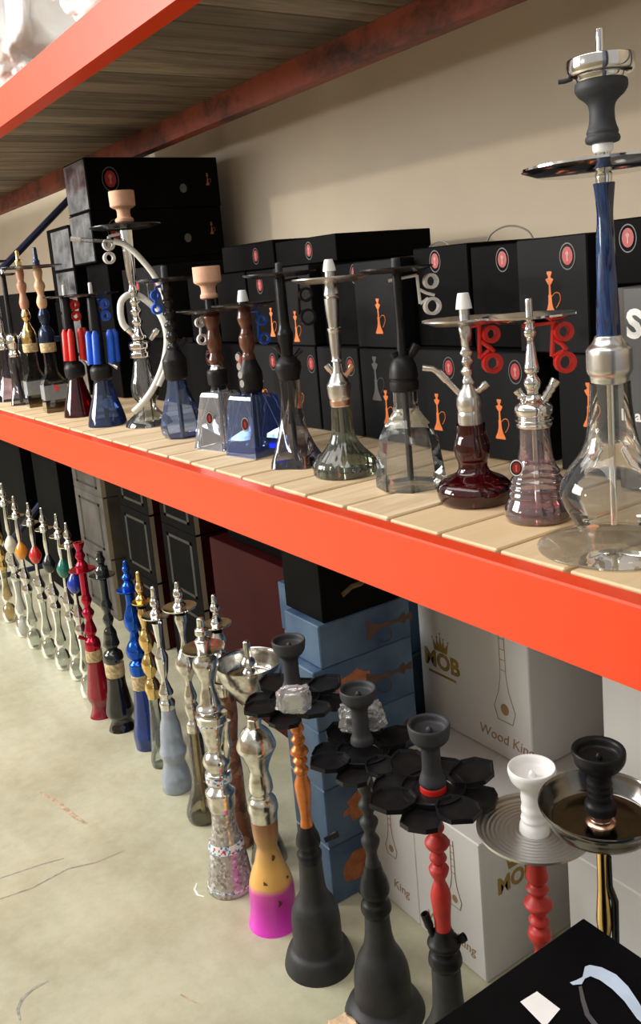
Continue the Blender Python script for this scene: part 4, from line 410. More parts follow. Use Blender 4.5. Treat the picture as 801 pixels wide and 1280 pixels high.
 {'name':'hookah','label':'silver hookah with ball stem and smoky round-bottomed glass','group':'hookahs lined up on the floor','loc':[-1.9815,-0.0159,0.0],'parts':[{'t':'L','n':'glass_base','m':'glass_smoke2','p':[[0.0063,0.0],[0.0317,0.0],[0.0401,0.0],[0.0442,0.0163],[0.0433,0.0349],[0.0357,0.058],[0.0264,0.0833],[0.0221,0.1178],[0.0208,0.1861],[0.0194,0.2492]]},{'t':'L','n':'downstem','m':'brass','p':[[0.0072,0.014],[0.007,0.2447]]},{'t':'L','n':'collar','m':'chrome_aged','p':[[0.0198,0.247],[0.0194,0.2671],[0.0144,0.2805],[0.0165,0.2984],[0.0173,0.3117],[0.0123,0.3295]]},{'t':'L','n':'stem','m':'chrome_aged','p':[[0.0123,0.325],[0.0156,0.3428],[0.0123,0.3604],[0.0102,0.3824],[0.0143,0.3978],[0.0236,0.4131],[0.0273,0.4328],[0.0244,0.4502],[0.0162,0.4654],[0.0093,0.4784],[0.0081,0.5001],[0.0109,0.5281],[0.0149,0.5517],[0.0141,0.5645]]},{'t':'T','n':'hose_port','m':'brass','p':[[0.001,0.0,0.4131],[-0.0187,0.0,0.4219]],'r':0.0061,'port':1},{'t':'L','n':'tray','m':'chrome','p':[[0.008,0.5743],[0.026,0.5743],[0.0434,0.5833],[0.0434,0.5863],[0.0427,0.5863],[0.026,0.5773],[0.008,0.5773]],'flat':1},{'t':'L','n':'top_pin','m':'chrome','p':[[0.0141,0.573],[0.0161,0.588],[0.01,0.6007],[0.01,0.6092],[0.012,0.6177],[0.0112,0.6283],[0.0072,0.6346],[0.0056,0.6494],[0.0032,0.6515]]}],'ang':1.1723,'spin':0},
 {'name':'hookah','label':'silver hookah with dish tray and frosted pale blue glass base','group':'hookahs lined up on the floor','loc':[-2.1592,-0.0108,0.0],'parts':[{'t':'L','n':'glass_base','m':'glass_frost','p':[[0.0067,0.0],[0.0358,0.0],[0.0412,0.0],[0.0416,0.0098],[0.0392,0.0466],[0.036,0.0833],[0.0363,0.1124],[0.0332,0.1318],[0.03,0.168],[0.0273,0.192],[0.0211,0.2159],[0.0197,0.2421]],'seg':24},{'t':'L','n':'downstem','m':'chrome','p':[[0.0067,0.0098],[0.0066,0.2374]]},{'t':'L','n':'collar','m':'chrome','p':[[0.0202,0.2398],[0.021,0.2564],[0.0175,0.2706],[0.0197,0.2849],[0.0162,0.299],[0.0122,0.3132]]},{'t':'L','n':'stem','m':'chrome','p':[[0.0118,0.3085],[0.0109,0.3273],[0.0143,0.3508],[0.0165,0.3695],[0.0169,0.3882],[0.0121,0.4068],[0.0095,0.4254],[0.0108,0.4508],[0.0129,0.4716],[0.015,0.49]]},{'t':'L','n':'tray','m':'chrome','p':[[0.008,0.5007],[0.0242,0.5007],[0.0404,0.5097],[0.0404,0.5127],[0.0398,0.5127],[0.0242,0.5037],[0.008,0.5037]],'flat':1},{'t':'L','n':'top_pin','m':'chrome','p':[[0.015,0.4991],[0.0163,0.5175],[0.0107,0.5312],[0.0124,0.5426],[0.012,0.554],[0.0081,0.5608],[0.0064,0.588],[0.0034,0.5925]]}],'ang':1.2001,'spin':0},
 {'name':'hookah','label':'hookah with gold bulbous stem and clear glass base','group':'hookahs lined up on the floor','loc':[-2.3033,0.0067,0.0],'parts':[{'t':'L','n':'glass_base','m':'glass_clear2','p':[[0.007,0.0],[0.0235,0.0],[0.0291,0.0],[0.0295,0.018],[0.0271,0.0437],[0.0247,0.0769],[0.0209,0.1278],[0.0176,0.1708],[0.0166,0.2135]]},{'t':'L','n':'stem','m':'gold','p':[[0.0171,0.211],[0.0198,0.226],[0.0216,0.241],[0.0198,0.2584],[0.0147,0.2758],[0.0197,0.2957],[0.022,0.3155],[0.0183,0.3352],[0.0128,0.3524],[0.0182,0.3696],[0.0209,0.3892],[0.0173,0.4088],[0.0113,0.4282],[0.0122,0.4477],[0.0145,0.4671],[0.0113,0.4864]]},{'t':'L','n':'tray','m':'gold','p':[[0.008,0.4979],[0.0171,0.4979],[0.0284,0.5039],[0.0284,0.5069],[0.028,0.5069],[0.0171,0.5009],[0.008,0.5009]],'flat':1},{'t':'L','n':'top_pin','m':'gold','p':[[0.0135,0.496],[0.0158,0.5153],[0.0104,0.5297],[0.0121,0.5441],[0.0108,0.5584],[0.0076,0.5656],[0.0063,0.5918],[0.0034,0.5966]]}],'ang':1.2147,'spin':0},
 {'name':'hookah','label':'metallic blue hookah with cork band and blue glass base','group':'hookahs lined up on the floor','loc':[-2.4315,0.0188,0.0],'parts':[{'t':'L','n':'glass_base','m':'glass_cobalt','p':[[0.0073,0.0],[0.0333,0.0],[0.0381,0.0],[0.039,0.0107],[0.0394,0.0427],[0.0359,0.0746],[0.032,0.1064],[0.0275,0.1433],[0.0241,0.1879]]},{'t':'L','n':'band','m':'cork','p':[[0.0245,0.1905],[0.0255,0.1984],[0.0249,0.2322],[0.023,0.2374]]},{'t':'L','n':'stem','m':'blue_metal','p':[[0.023,0.2348],[0.0273,0.253],[0.0273,0.2711],[0.0215,0.284],[0.0277,0.2969],[0.0291,0.315],[0.0248,0.333],[0.0162,0.3483],[0.0161,0.3713],[0.0209,0.3866],[0.0237,0.407],[0.0227,0.4248],[0.0165,0.4425],[0.0118,0.4627],[0.0118,0.4929]]},{'t':'L','n':'tray','m':'blue_metal','p':[[0.008,0.4999],[0.0217,0.4999],[0.0362,0.5049],[0.0362,0.5079],[0.0356,0.5079],[0.0217,0.5029],[0.008,0.5029]],'flat':1},{'t':'L','n':'top_pin','m':'blue_metal','p':[[0.0188,0.4979],[0.0188,0.518],[0.0127,0.533],[0.0145,0.5455],[0.0094,0.5579],[0.0108,0.5704],[0.0075,0.5803],[0.0061,0.5927],[0.0033,0.5962]]}],'ang':1.2276,'spin':0},
 {'name':'hookah','label':'metallic black hookah with cork band and black glass base','group':'hookahs lined up on the floor','loc':[-2.6005,0.0011,0.0],'parts':[{'t':'L','n':'glass_base','m':'glass_black','p':[[0.0076,0.0],[0.0372,0.0],[0.0418,0.0],[0.0412,0.0084],[0.0391,0.0307],[0.0431,0.0585],[0.0415,0.0862],[0.0353,0.1193],[0.0302,0.1523],[0.0291,0.177]]},{'t':'L','n':'band','m':'cork','p':[[0.0291,0.1797],[0.0306,0.1879],[0.0305,0.2206],[0.0275,0.2261]]},{'t':'L','n':'stem','m':'gloss_black','p':[[0.0265,0.2234],[0.03,0.2397],[0.029,0.2559],[0.0214,0.2695],[0.0239,0.2857],[0.0214,0.3072],[0.0199,0.3261],[0.0139,0.3475],[0.0163,0.3689],[0.0133,0.3903],[0.0168,0.4142],[0.0123,0.4381],[0.0123,0.4724],[0.0123,0.5014]]},{'t':'L','n':'tray','m':'gloss_black','p':[[0.008,0.5089],[0.0241,0.5089],[0.0402,0.5139],[0.0402,0.5169],[0.0396,0.5169],[0.0241,0.5119],[0.008,0.5119]],'flat':1},{'t':'L','n':'top_pin','m':'gloss_black','p':[[0.0221,0.5066],[0.0205,0.5328],[0.0137,0.5485],[0.0146,0.5642],[0.0107,0.5772],[0.0097,0.5902],[0.0049,0.5928]]}],'ang':1.2545,'spin':0},
 {'name':'hookah','label':'metallic red hookah with cork band and ruby glass base','group':'hookahs lined up on the floor','loc':[-2.7334,-0.0181,0.0],'parts':[{'t':'L','n':'glass_base','m':'glass_ruby','p':[[0.0079,0.0],[0.0341,0.0],[0.0388,0.0],[0.0367,0.0087],[0.0355,0.0374],[0.0386,0.0718],[0.0364,0.1032],[0.0327,0.1345],[0.028,0.1657],[0.0258,0.1911]]},{'t':'L','n':'band','m':'cork','p':[[0.0258,0.194],[0.0274,0.1996],[0.0268,0.2277],[0.0247,0.2333]]},{'t':'L','n':'stem','m':'red_metal','p':[[0.0242,0.2305],[0.0247,0.2474],[0.0236,0.2641],[0.0164,0.2781],[0.0185,0.2948],[0.0159,0.3143],[0.0133,0.3365],[0.0184,0.3587],[0.0127,0.3808],[0.0163,0.4028],[0.0122,0.4248],[0.0122,0.474],[0.0126,0.4958]]},{'t':'L','n':'tray','m':'red_metal','p':[[0.008,0.5009],[0.0258,0.5009],[0.0429,0.5059],[0.0429,0.5089],[0.0423,0.5089],[0.0258,0.5039],[0.008,0.5039]],'flat':1},{'t':'L','n':'top_pin','m':'red_metal','p':[[0.0202,0.5012],[0.0202,0.5202],[0.0136,0.5391],[0.0146,0.5526],[0.0136,0.5715],[0.0161,0.5877],[0.0171,0.5984],[0.01,0.5984]]},{'t':'T','n':'hose_port','m':'red_metal','p':[[-0.006,0.0,0.2641],[-0.0401,0.0,0.2837]],'r':0.0067,'port':1}],'ang':1.2754,'spin':0},
 {'name':'hookah','label':'small chrome hookah with a blue ball on its stem','group':'hookahs lined up on the floor','loc':[-2.8969,-0.0018,0.0],'parts':[{'t':'L','n':'glass_base','m':'glass_clear2','p':[[0.0055,0.0],[0.0219,0.0],[0.0274,0.0065],[0.0301,0.0326],[0.0262,0.0587],[0.018,0.0814],[0.0223,0.1073],[0.0179,0.1363],[0.0146,0.1749],[0.0172,0.2324]],'seg':20},{'t':'L','n':'collar','m':'chrome','p':[[0.0178,0.2324],[0.0199,0.2451],[0.0161,0.2705],[0.0199,0.2959],[0.0134,0.3211],[0.008,0.34]],'seg':16},{'t':'L','n':'stem','m':'chrome','p':[[0.008,0.34],[0.0069,0.3747],[0.0069,0.4433],[0.0095,0.4868],[0.0074,0.5391]],'seg':14},{'t':'L','n':'ball','m':'ball_blue','p':[[0.0053,0.3778],[0.0133,0.3841],[0.0224,0.4028],[0.024,0.4122],[0.0207,0.4247],[0.0106,0.4433],[0.0053,0.4508]],'seg':24},{'t':'T','n':'hose_port','m':'chrome','p':[[-0.0005,0.0,0.2935],[-0.023,0.0,0.3226]],'r':0.0062,'port':1},{'t':'L','n':'tray','m':'chrome','p':[[0.008,0.5422],[0.0181,0.5422],[0.033,0.5482],[0.033,0.5512],[0.0325,0.5512],[0.0181,0.5452],[0.008,0.5452]],'flat':1,'seg':20},{'t':'L','n':'top_pin','m':'chrome','p':[[0.0158,0.5391],[0.0158,0.5606],[0.0095,0.5698],[0.0121,0.582],[0.0095,0.5973],[0.0063,0.6065],[0.0047,0.6278],[0.0026,0.6309]],'seg':14}],'ang':1.286,'spin':0},
 {'name':'hookah','label':'small chrome hookah with a green ball on its stem','group':'hookahs lined up on the floor','loc':[-3.0672,0.017,0.0],'parts':[{'t':'L','n':'glass_base','m':'glass_clear2','p':[[0.0057,0.0],[0.0218,0.0],[0.0272,0.0065],[0.0298,0.0324],[0.026,0.0582],[0.0178,0.0808],[0.0221,0.1064],[0.0178,0.1353],[0.0145,0.1735],[0.0171,0.2307]],'seg':20},{'t':'L','n':'collar','m':'chrome','p':[[0.0177,0.2307],[0.0198,0.2433],[0.016,0.2686],[0.0197,0.2937],[0.0133,0.3189],[0.008,0.3376]],'seg':16},{'t':'L','n':'stem','m':'chrome','p':[[0.008,0.3376],[0.0069,0.3845],[0.0069,0.4527],[0.0095,0.4958],[0.0073,0.5356]],'seg':14},{'t':'L','n':'ball','m':'ball_green','p':[[0.0056,0.3876],[0.0132,0.3938],[0.0222,0.4124],[0.0238,0.4217],[0.0206,0.4341],[0.0106,0.4527],[0.0056,0.4601]],'seg':24},{'t':'T','n':'hose_port','m':'chrome','p':[[-0.0006,0.0,0.2909],[-0.0226,0.0,0.3203]],'r':0.0061,'port':1},{'t':'L','n':'tray','m':'chrome','p':[[0.008,0.5388],[0.018,0.5388],[0.0328,0.5448],[0.0328,0.5478],[0.0323,0.5478],[0.018,0.5418],[0.008,0.5418]],'flat':1,'seg':20},{'t':'L','n':'top_pin','m':'chrome','p':[[0.0157,0.5356],[0.0157,0.557],[0.0094,0.5662],[0.012,0.5784],[0.0094,0.5936],[0.0063,0.6027],[0.0047,0.6239],[0.0027,0.627]],'seg':14}],'ang':1.2953,'spin':0},
 {'name':'hookah','label':'small chrome hookah with a black ball on its stem','group':'hookahs lined up on the floor','loc':[-3.1995,0.0052,0.0],'parts':[{'t':'L','n':'glass_base','m':'glass_clear2','p':[[0.0059,0.0],[0.0218,0.0],[0.0272,0.0065],[0.0298,0.0324],[0.026,0.0583],[0.0178,0.0809],[0.0221,0.1067],[0.0178,0.1356],[0.0145,0.1739],[0.0171,0.2312]],'seg':20},{'t':'L','n':'collar','m':'chrome','p':[[0.0177,0.2312],[0.0198,0.2439],[0.016,0.2692],[0.0197,0.2945],[0.0133,0.3196],[0.008,0.3385]],'seg':16},{'t':'L','n':'stem','m':'chrome','p':[[0.008,0.3385],[0.0069,0.375],[0.0069,0.4435],[0.0095,0.4869],[0.0073,0.5371]],'seg':14},{'t':'L','n':'ball','m':'ball_black','p':[[0.0057,0.3782],[0.0133,0.3844],[0.0222,0.4031],[0.0238,0.4125],[0.0206,0.4249],[0.0106,0.4435],[0.0057,0.451]],'seg':24},{'t':'T','n':'hose_port','m':'chrome','p':[[-0.0009,0.0,0.2913],[-0.0221,0.0,0.3211]],'r':0.0061,'port':1},{'t':'L','n':'tray','m':'chrome','p':[[0.008,0.5403],[0.018,0.5403],[0.0328,0.5463],[0.0328,0.5493],[0.0323,0.5493],[0.018,0.5433],[0.008,0.5433]],'flat':1,'seg':20},{'t':'L','n':'top_pin','m':'chrome','p':[[0.0157,0.5371],[0.0157,0.5586],[0.0094,0.5678],[0.012,0.58],[0.0094,0.5953],[0.0063,0.6045],[0.0047,0.6258],[0.0028,0.6288]],'seg':14}],'ang':1.3096,'spin':0},
 {'name':'hookah','label':'small chrome hookah with a red ball on its stem','group':'hookahs lined up on the floor','loc':[-3.3457,-0.0025,0.0],'parts':[{'t':'L','n':'glass_base','m':'glass_clear2','p':[[0.0061,0.0],[0.0216,0.0],[0.027,0.0065],[0.0296,0.0323],[0.0258,0.058],[0.0177,0.0804],[0.022,0.106],[0.0176,0.1348],[0.0144,0.1729],[0.017,0.2299]],'seg':20},{'t':'L','n':'collar','m':'chrome','p':[[0.0175,0.2299],[0.0197,0.2425],[0.0159,0.2677],[0.0196,0.2928],[0.0132,0.3179],[0.0079,0.3366]],'seg':16},{'t':'L','n':'stem','m':'chrome','p':[[0.0079,0.3366],[0.0068,0.379],[0.0068,0.4471],[0.0094,0.4903],[0.0073,0.5344]],'seg':14},{'t':'L','n':'ball','m':'ball_red','p':[[0.0059,0.3821],[0.0132,0.3883],[0.0221,0.4069],[0.0236,0.4162],[0.0205,0.4286],[0.0105,0.4471],[0.0059,0.4545]],'seg':24},{'t':'T','n':'hose_port','m':'chrome','p':[[-0.0008,0.0,0.2893],[-0.0222,0.0,0.3193]],'r':0.0061,'port':1},{'t':'L','n':'tray','m':'chrome','p':[[0.008,0.5375],[0.0179,0.5375],[0.0326,0.5435],[0.0326,0.5465],[0.0321,0.5465],[0.0179,0.5405],[0.008,0.5405]],'flat':1,'seg':20},{'t':'L','n':'top_pin','m':'chrome','p':[[0.0156,0.5344],[0.0156,0.5558],[0.0094,0.5649],[0.012,0.5771],[0.0093,0.5923],[0.0062,0.6015],[0.0047,0.6227],[0.0029,0.6257]],'seg':14}],'ang':1.3227,'spin':0},
 {'name':'hookah','label':'small chrome hookah with an orange ball on its stem','group':'hookahs lined up on the floor','loc':[-3.4879,-0.0178,0.0],'parts':[{'t':'L','n':'glass_base','m':'glass_clear2','p':[[0.0062,0.0],[0.0217,0.0],[0.0271,0.0065],[0.0298,0.0325],[0.0259,0.0584],[0.0178,0.0811],[0.0221,0.1069],[0.0177,0.1359],[0.0145,0.1744],[0.0171,0.2318]],'seg':20},{'t':'L','n':'collar','m':'chrome','p':[[0.0176,0.2318],[0.0198,0.2445],[0.016,0.2699],[0.0197,0.2953],[0.0133,0.3206],[0.008,0.3395]],'seg':16},{'t':'L','n':'stem','m':'chrome','p':[[0.008,0.3395],[0.0069,0.3677],[0.0069,0.4366],[0.0095,0.4802],[0.0073,0.539]],'seg':14},{'t':'L','n':'ball','m':'ball_orange','p':[[0.0061,0.3709],[0.0132,0.3771],[0.0222,0.396],[0.0238,0.4053],[0.0206,0.4178],[0.0106,0.4366],[0.0061,0.4441]],'seg':24},{'t':'T','n':'hose_port','m':'chrome','p':[[-0.0009,0.0,0.2916],[-0.0221,0.0,0.322]],'r':0.0061,'port':1},{'t':'L','n':'tray','m':'chrome','p':[[0.008,0.5422],[0.018,0.5422],[0.0328,0.5482],[0.0328,0.5512],[0.0323,0.5512],[0.018,0.5452],[0.008,0.5452]],'flat':1,'seg':20},{'t':'L','n':'top_pin','m':'chrome','p':[[0.0157,0.539],[0.0157,0.5606],[0.0094,0.5699],[0.012,0.5822],[0.0094,0.5975],[0.0063,0.6067],[0.0047,0.6282],[0.003,0.6312]],'seg':14}],'ang':1.3366,'spin':0},
 {'name':'hookah','label':'small chrome hookah with a cream ball and white patterned glass','group':'hookahs lined up on the floor','loc':[-3.6559,-0.0162,0.0],'parts':[{'t':'L','n':'glass_base','m':'glass_white','p':[[0.0065,0.0],[0.0226,0.0],[0.0282,0.0068],[0.031,0.0339],[0.027,0.0609],[0.0185,0.0845],[0.023,0.1114],[0.0185,0.1416],[0.0151,0.1817],[0.0178,0.2415]],'seg':20},{'t':'L','n':'collar','m':'chrome','p':[[0.0184,0.2415],[0.0206,0.2548],[0.0166,0.2813],[0.0205,0.3077],[0.0138,0.334],[0.0083,0.3537]],'seg':16},{'t':'L','n':'stem','m':'chrome','p':[[0.0083,0.3537],[0.0072,0.3568],[0.0071,0.4287],[0.0099,0.4742],[0.0076,0.5616]],'seg':14},{'t':'L','n':'ball','m':'ball_cream','p':[[0.0063,0.3601],[0.0138,0.3666],[0.0232,0.3863],[0.0248,0.3961],[0.0215,0.4092],[0.011,0.4287],[0.0063,0.4365]],'seg':24},{'t':'T','n':'hose_port','m':'chrome','p':[[-0.0007,0.0,0.3038],[-0.0235,0.0,0.3355]],'r':0.0064,'port':1},{'t':'L','n':'tray','m':'chrome','p':[[0.008,0.5651],[0.0187,0.5651],[0.0341,0.5711],[0.0341,0.5741],[0.0336,0.5741],[0.0187,0.5681],[0.008,0.5681]],'flat':1,'seg':20},{'t':'L','n':'top_pin','m':'chrome','p':[[0.0164,0.5616],[0.0163,0.5841],[0.0098,0.5937],[0.0125,0.6066],[0.0098,0.6226],[0.0065,0.6321],[0.0049,0.6545],[0.0031,0.6577]],'seg':14}],'ang':1.3466,'spin':0},
 {'name':'hookah','label':'small hookah with gold stem behind the cream ball one','group':'hookahs lined up on the floor','loc':[-3.8757,-0.014,0.0],'parts':[{'t':'L','n':'glass_base','m':'glass_gold','p':[[0.0067,0.0],[0.0224,0.0],[0.0279,0.0067],[0.0307,0.0336],[0.0267,0.0604],[0.0183,0.0837],[0.0228,0.1104],[0.0183,0.1403],[0.0149,0.1801],[0.0176,0.2395]],'seg':20},{'t':'L','n':'collar','m':'gold','p':[[0.0182,0.2395],[0.0204,0.2527],[0.0165,0.2789],[0.0203,0.3051],[0.0137,0.3313],[0.0082,0.3508]],'seg':16},{'t':'L','n':'stem','m':'gold','p':[[0.0082,0.3508],[0.0071,0.3429],[0.0071,0.4144],[0.0098,0.4596],[0.0076,0.5574]],'seg':14},{'t':'L','n':'ball','m':'gold','p':[[0.0066,0.3461],[0.0137,0.3527],[0.023,0.3722],[0.0246,0.3819],[0.0213,0.3949],[0.0109,0.4144],[0.0066,0.4221]],'seg':24},{'t':'T','n':'hose_port','m':'gold','p':[[-0.0006,0.0,0.3008],[-0.0235,0.0,0.3328]],'r':0.0063,'port':1},{'t':'L','n':'tray','m':'gold','p':[[0.008,0.5608],[0.0186,0.5608],[0.0338,0.5668],[0.0338,0.5698],[0.0333,0.5698],[0.0186,0.5638],[0.008,0.5638]],'flat':1,'seg':20},{'t':'L','n':'top_pin','m':'gold','p':[[0.0162,0.5574],[0.0162,0.5797],[0.0097,0.5893],[0.0124,0.6021],[0.0097,0.618],[0.0065,0.6275],[0.0048,0.6497],[0.0032,0.6529]],'seg':14}],'ang':1.3583,'spin':0},
]
# ---------------------------------------------------------------- the setting
ZS = .9535          # top of the shelf the hookahs stand on
WALL = 1.06
def slab(name, x0, x1, y0, y1, z0, z1, mat): return struct(B().box(x0, x1, y0, y1, z0, z1).build(name, mat, smooth=False))
floor = slab('floor', -12, 4, -6, WALL + .1, -.1, 0, 'floor_concrete')
slab('wall_back', -12, 4, WALL, WALL + .12, 0, 3.6, 'wall_paint')
slab('sun_block_low', -6.35, 4, -3.35, -3.2, 0, 1.5, 'wall_paint')  # unseen half wall added to keep low sun off things below the shelf
slab('sun_block_tall', -12, -6.35, -3.35, -3.2, 0, 3.6, 'wall_paint')  # unseen taller wall added to shade the far-left back wall
def flat_stroke(name, pts, wd, mat):
    vs = []; n = len(pts)
    for i in range(n):
        p = Vector(pts[i]); t = (Vector(pts[min(i + 1, n - 1)]) - Vector(pts[max(i - 1, 0)])).normalized(); q = Vector((-t.y, t.x))
        k = wd * (.35 + .65 * math.sin(PI * (i + .5) / n))
        for s in (1, -1): vs.append((p.x + q.x * k * s, p.y + q.y * k * s, .0006))
    return B().add(vs, [(2 * i, 2 * i + 1, 2 * i + 3, 2 * i + 2) for i in range(n - 1)]).build(name, mat, floor, smooth=False)
flat_stroke('scuff_mark', [[-1.629, -0.5968], [-1.6582, -0.5934], [-1.6806, -0.5777], [-1.6908, -0.5523], [-1.6925, -0.5222]], 0.0035, 'scuff_dark')
flat_stroke('scuff_mark', [[-2.4103, -0.3238], [-2.3103, -0.2981], [-2.2159, -0.2848], [-2.168, -0.2728]], 0.007, 'scuff_rust')
flat_stroke('scuff_mark', [[-1.7588, -0.1497], [-1.7424, -0.164], [-1.7202, -0.1667], [-1.7055, -0.1577]], 0.0028, 'scuff_white')
flat_stroke('scuff_mark', [[-2.0965, -0.5155], [-2.0816, -0.4222], [-2.0655, -0.3668]], 0.0018, 'scuff_dark')
flat_stroke('scuff_mark', [[-2.0185, -0.5355], [-2.0071, -0.4636], [-2.0186, -0.3722], [-1.9954, -0.3092], [-1.993, -0.237]], 0.0022, 'scuff_dark')
flat_stroke('scuff_mark', [[-1.4828, -0.3231], [-1.4567, -0.313], [-1.4404, -0.3053]], 0.002, 'scuff_rust')


# ---------------------------------------------------------------- the pallet rack
X0, X1 = -8.0, -.50
PW = .1298
def rpart(b, name, mat, root, smooth=False):
    o = b.build(name, mat, root, smooth); o.location = -root.location; return o
pl_me = bevel_box(PW - .006, .672, .026, .0025)
for zb, pm, lab in ((.84, 'plank_pine', 'orange rack level with pale pine planks carrying the hookahs and black cartons'), (1.932, 'plank_weathered', 'upper orange rack level with dark weathered planks overhead')):
    lev = tag(empty('rack_shelf', (-3.0, .37, zb)), lab, 'shelf')
    for rear in (0, 1):
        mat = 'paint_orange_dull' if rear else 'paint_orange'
        b = B(); prof = [(0, 0), (0, .107), (.003, .110), (.033, .110), (.036, .107), (.036, .085), (.052, .085), (.052, 0)]
        pp = [(y if not rear else .747 - y, z + zb) for y, z in prof]
        n = len(pp); vs = [(x, y, z) for x in (X0, X1) for y, z in pp]
        b.add(vs, [tuple(range(n)), tuple(range(n, 2 * n))] + [(i, (i + 1) % n, n + (i + 1) % n, n + i) for i in range(n)])
        rpart(b, 'beam', mat, lev)
    me = pl_me.copy(); me.materials.append(MATS[pm])
    for k in range(-1, 58):
        xc = -.777 - PW * (k - .5) - PW
        if xc - PW / 2 < X0 or xc + PW / 2 > X1: continue
        o = link('plank', me, None, lev)
        o.location = (xc + 3.0, .3735 - .37, .0853 + random.uniform(0, .0016))
        o.rotation_euler = (0, random.uniform(-.006, .006), random.uniform(-.0018, .0018))
        o.scale = (random.uniform(.975, .998), random.uniform(.985, 1), 1)
for xp, lab in ((-4.445, 'dark blue upright frame with diagonal brace at the far end'), (-.556, 'dark blue upright frame beside the lettered grey carton')):
    fr = tag(empty('upright_frame', (xp + .042, .37, 0)), lab, 'rack frame')
    for yp in (-.078, .750):
        rpart(B().box(xp, xp + .085, yp, yp + .075, 0, 3.0), 'upright_post', 'post_blue', fr)
    for za, zc in ((.06, .76), (1.27, 1.92), (2.9, 2.2)):
        rpart(B().tube([(xp + .042, -.01, za), (xp + .042, .76, zc)], .017, 8), 'brace', 'post_blue', fr)
    for zc in (.05, 1.18, 2.2):
        rpart(B().tube([(xp + .042, -.01, zc), (xp + .042, .76, zc)], .014, 8), 'tie_bar', 'post_blue', fr)

# ---------------------------------------------------------------- hookahs
def orient(a, b):
    d = (Vector(b) - Vector(a)); return Matrix.Translation(a) @ d.to_track_quat('Z', 'Y').to_matrix().to_4x4(), d.length
PETAL = {}
def petal_mesh(r, kind):
    """one petal of the tray: a shallow leaf-shaped dish with a raised rim"""
    outl = [(.30, -.10), (.42, -.22), (.66, -.31), (.86, -.24), (1.0, 0), (.86, .24), (.66, .31), (.42, .22), (.30, .10)] if kind == 0 else \
           [(.30, -.10), (.42, -.2), (.62, -.27), (.80, -.26), (.88, -.12), (.88, .12), (.80, .26), (.62, .27), (.42, .2), (.30, .10)]
    lift = lambda x: .012 * max(0, x - .45) if kind == 0 else -.006 * max(0, x - .4)
    n = len(outl); cx = .62
    rings = [(1.0, -.004), (1.0, .004), (.93, .004), (.88, -.0005), (.3, -.0015)]
    vs = []; fs = []
    for sc, dz in rings:
        for x, y in outl:
            xx = cx + (x - cx) * sc
            vs.append((xx * r, y * sc * r, dz + lift(xx)))
    for i in range(len(rings) - 1):
        for k in range(n):
            k2 = (k + 1) % n; fs.append((i * n + k, i * n + k2, (i + 1) * n + k2, (i + 1) * n + k))
    fs.append(tuple(range((len(rings) - 1) * n, len(rings) * n))); fs.append(tuple(reversed(range(n))))
    me = mesh('petal', vs, fs, True, .5); me.materials.append(MATS['black_plastic']); return me
def crumple(sx, sy, sz, seed, amt=.18, sub=4):
    bm = bmesh.new(); bmesh.ops.create_icosphere(bm, subdivisions=sub, radius=1)
    for v in bm.verts:
        p = v.co.normalized(); q = Vector([math.copysign(abs(c) ** .55, c) for c in p])
        d = noise.noise(p * 2.6 + Vector((seed, 0, 0))) * amt + abs(noise.noise(p * 6 + Vector((0, seed, 0)))) * amt * .8
        q *= (1 + d); v.co = Vector((q.x * sx / 2, q.y * sy / 2, q.z * sz / 2))
    me = bpy.data.meshes.new('crumple'); bm.to_mesh(me); bm.free(); return me
def emblem_children(o, rx, rz, y):
    """ring and red figure on a round sticker or tag"""
    B().plate(ellipse(rx * .55, rz * .6), .0005, Matrix.Translation((0, y, 0))).build('emblem', 'print_red', o, False)
    B().plate([(-.1 * rx, -.4 * rz), (.1 * rx, -.4 * rz), (.06 * rx, .0), (.16 * rx, .3 * rz), (-.16 * rx, .3 * rz), (-.06 * rx, 0)], .0004, Matrix.Translation((0, y - .0005, 0))).build('emblem_figure', 'print_pink', o, False)
def pchip(P, n=4, accent=1.0):
    """turned profile rounded between its measured points without overshoot; accent deepens the waists between beads"""
    P = [list(p) for p in P]; m = len(P)
    if accent != 1.0:
        Q = [p[:] for p in P]
        for i in range(1, m - 1):
            if P[i][0] < P[i - 1][0] and P[i][0] < P[i + 1][0]: Q[i][0] *= 2 - accent
            elif P[i][0] > P[i - 1][0] and P[i][0] > P[i + 1][0]: Q[i][0] *= 1 + (accent - 1) * .35
        P = Q
    t = [0.]
    for i in range(1, m): t.append(t[-1] + max(1e-5, math.dist(P[i], P[i - 1])))
    D = []
    for c in (0, 1):
        h = [t[i + 1] - t[i] for i in range(m - 1)]; d = [(P[i + 1][c] - P[i][c]) / h[i] for i in range(m - 1)]
        g = [d[0]] + [0.] * (m - 2) + [d[-1]]
        for i in range(1, m - 1):
            if d[i - 1] * d[i] > 0: g[i] = 2 * d[i - 1] * d[i] / (d[i - 1] + d[i])
        D.append((h, g))
    out = []
    for i in range(m - 1):
        k = n if D[0][0][i] > .0025 else 1
        for j in range(k):
            u = j / k; q = []
            for c in (0, 1):
                h, g = D[c]
                q.append((2*u**3-3*u**2+1)*P[i][c] + (u**3-2*u**2+u)*h[i]*g[i] + (-2*u**3+3*u**2)*P[i+1][c] + (u**3-u**2)*h[i]*g[i+1])
            out.append(q)
    out.append(P[-1]); return out
ACC = {'stem': 1.22, 'top_pin': 1.25, 'collar': 1.15, 'glass_base': 1.15, 'sleeve': 1.15}
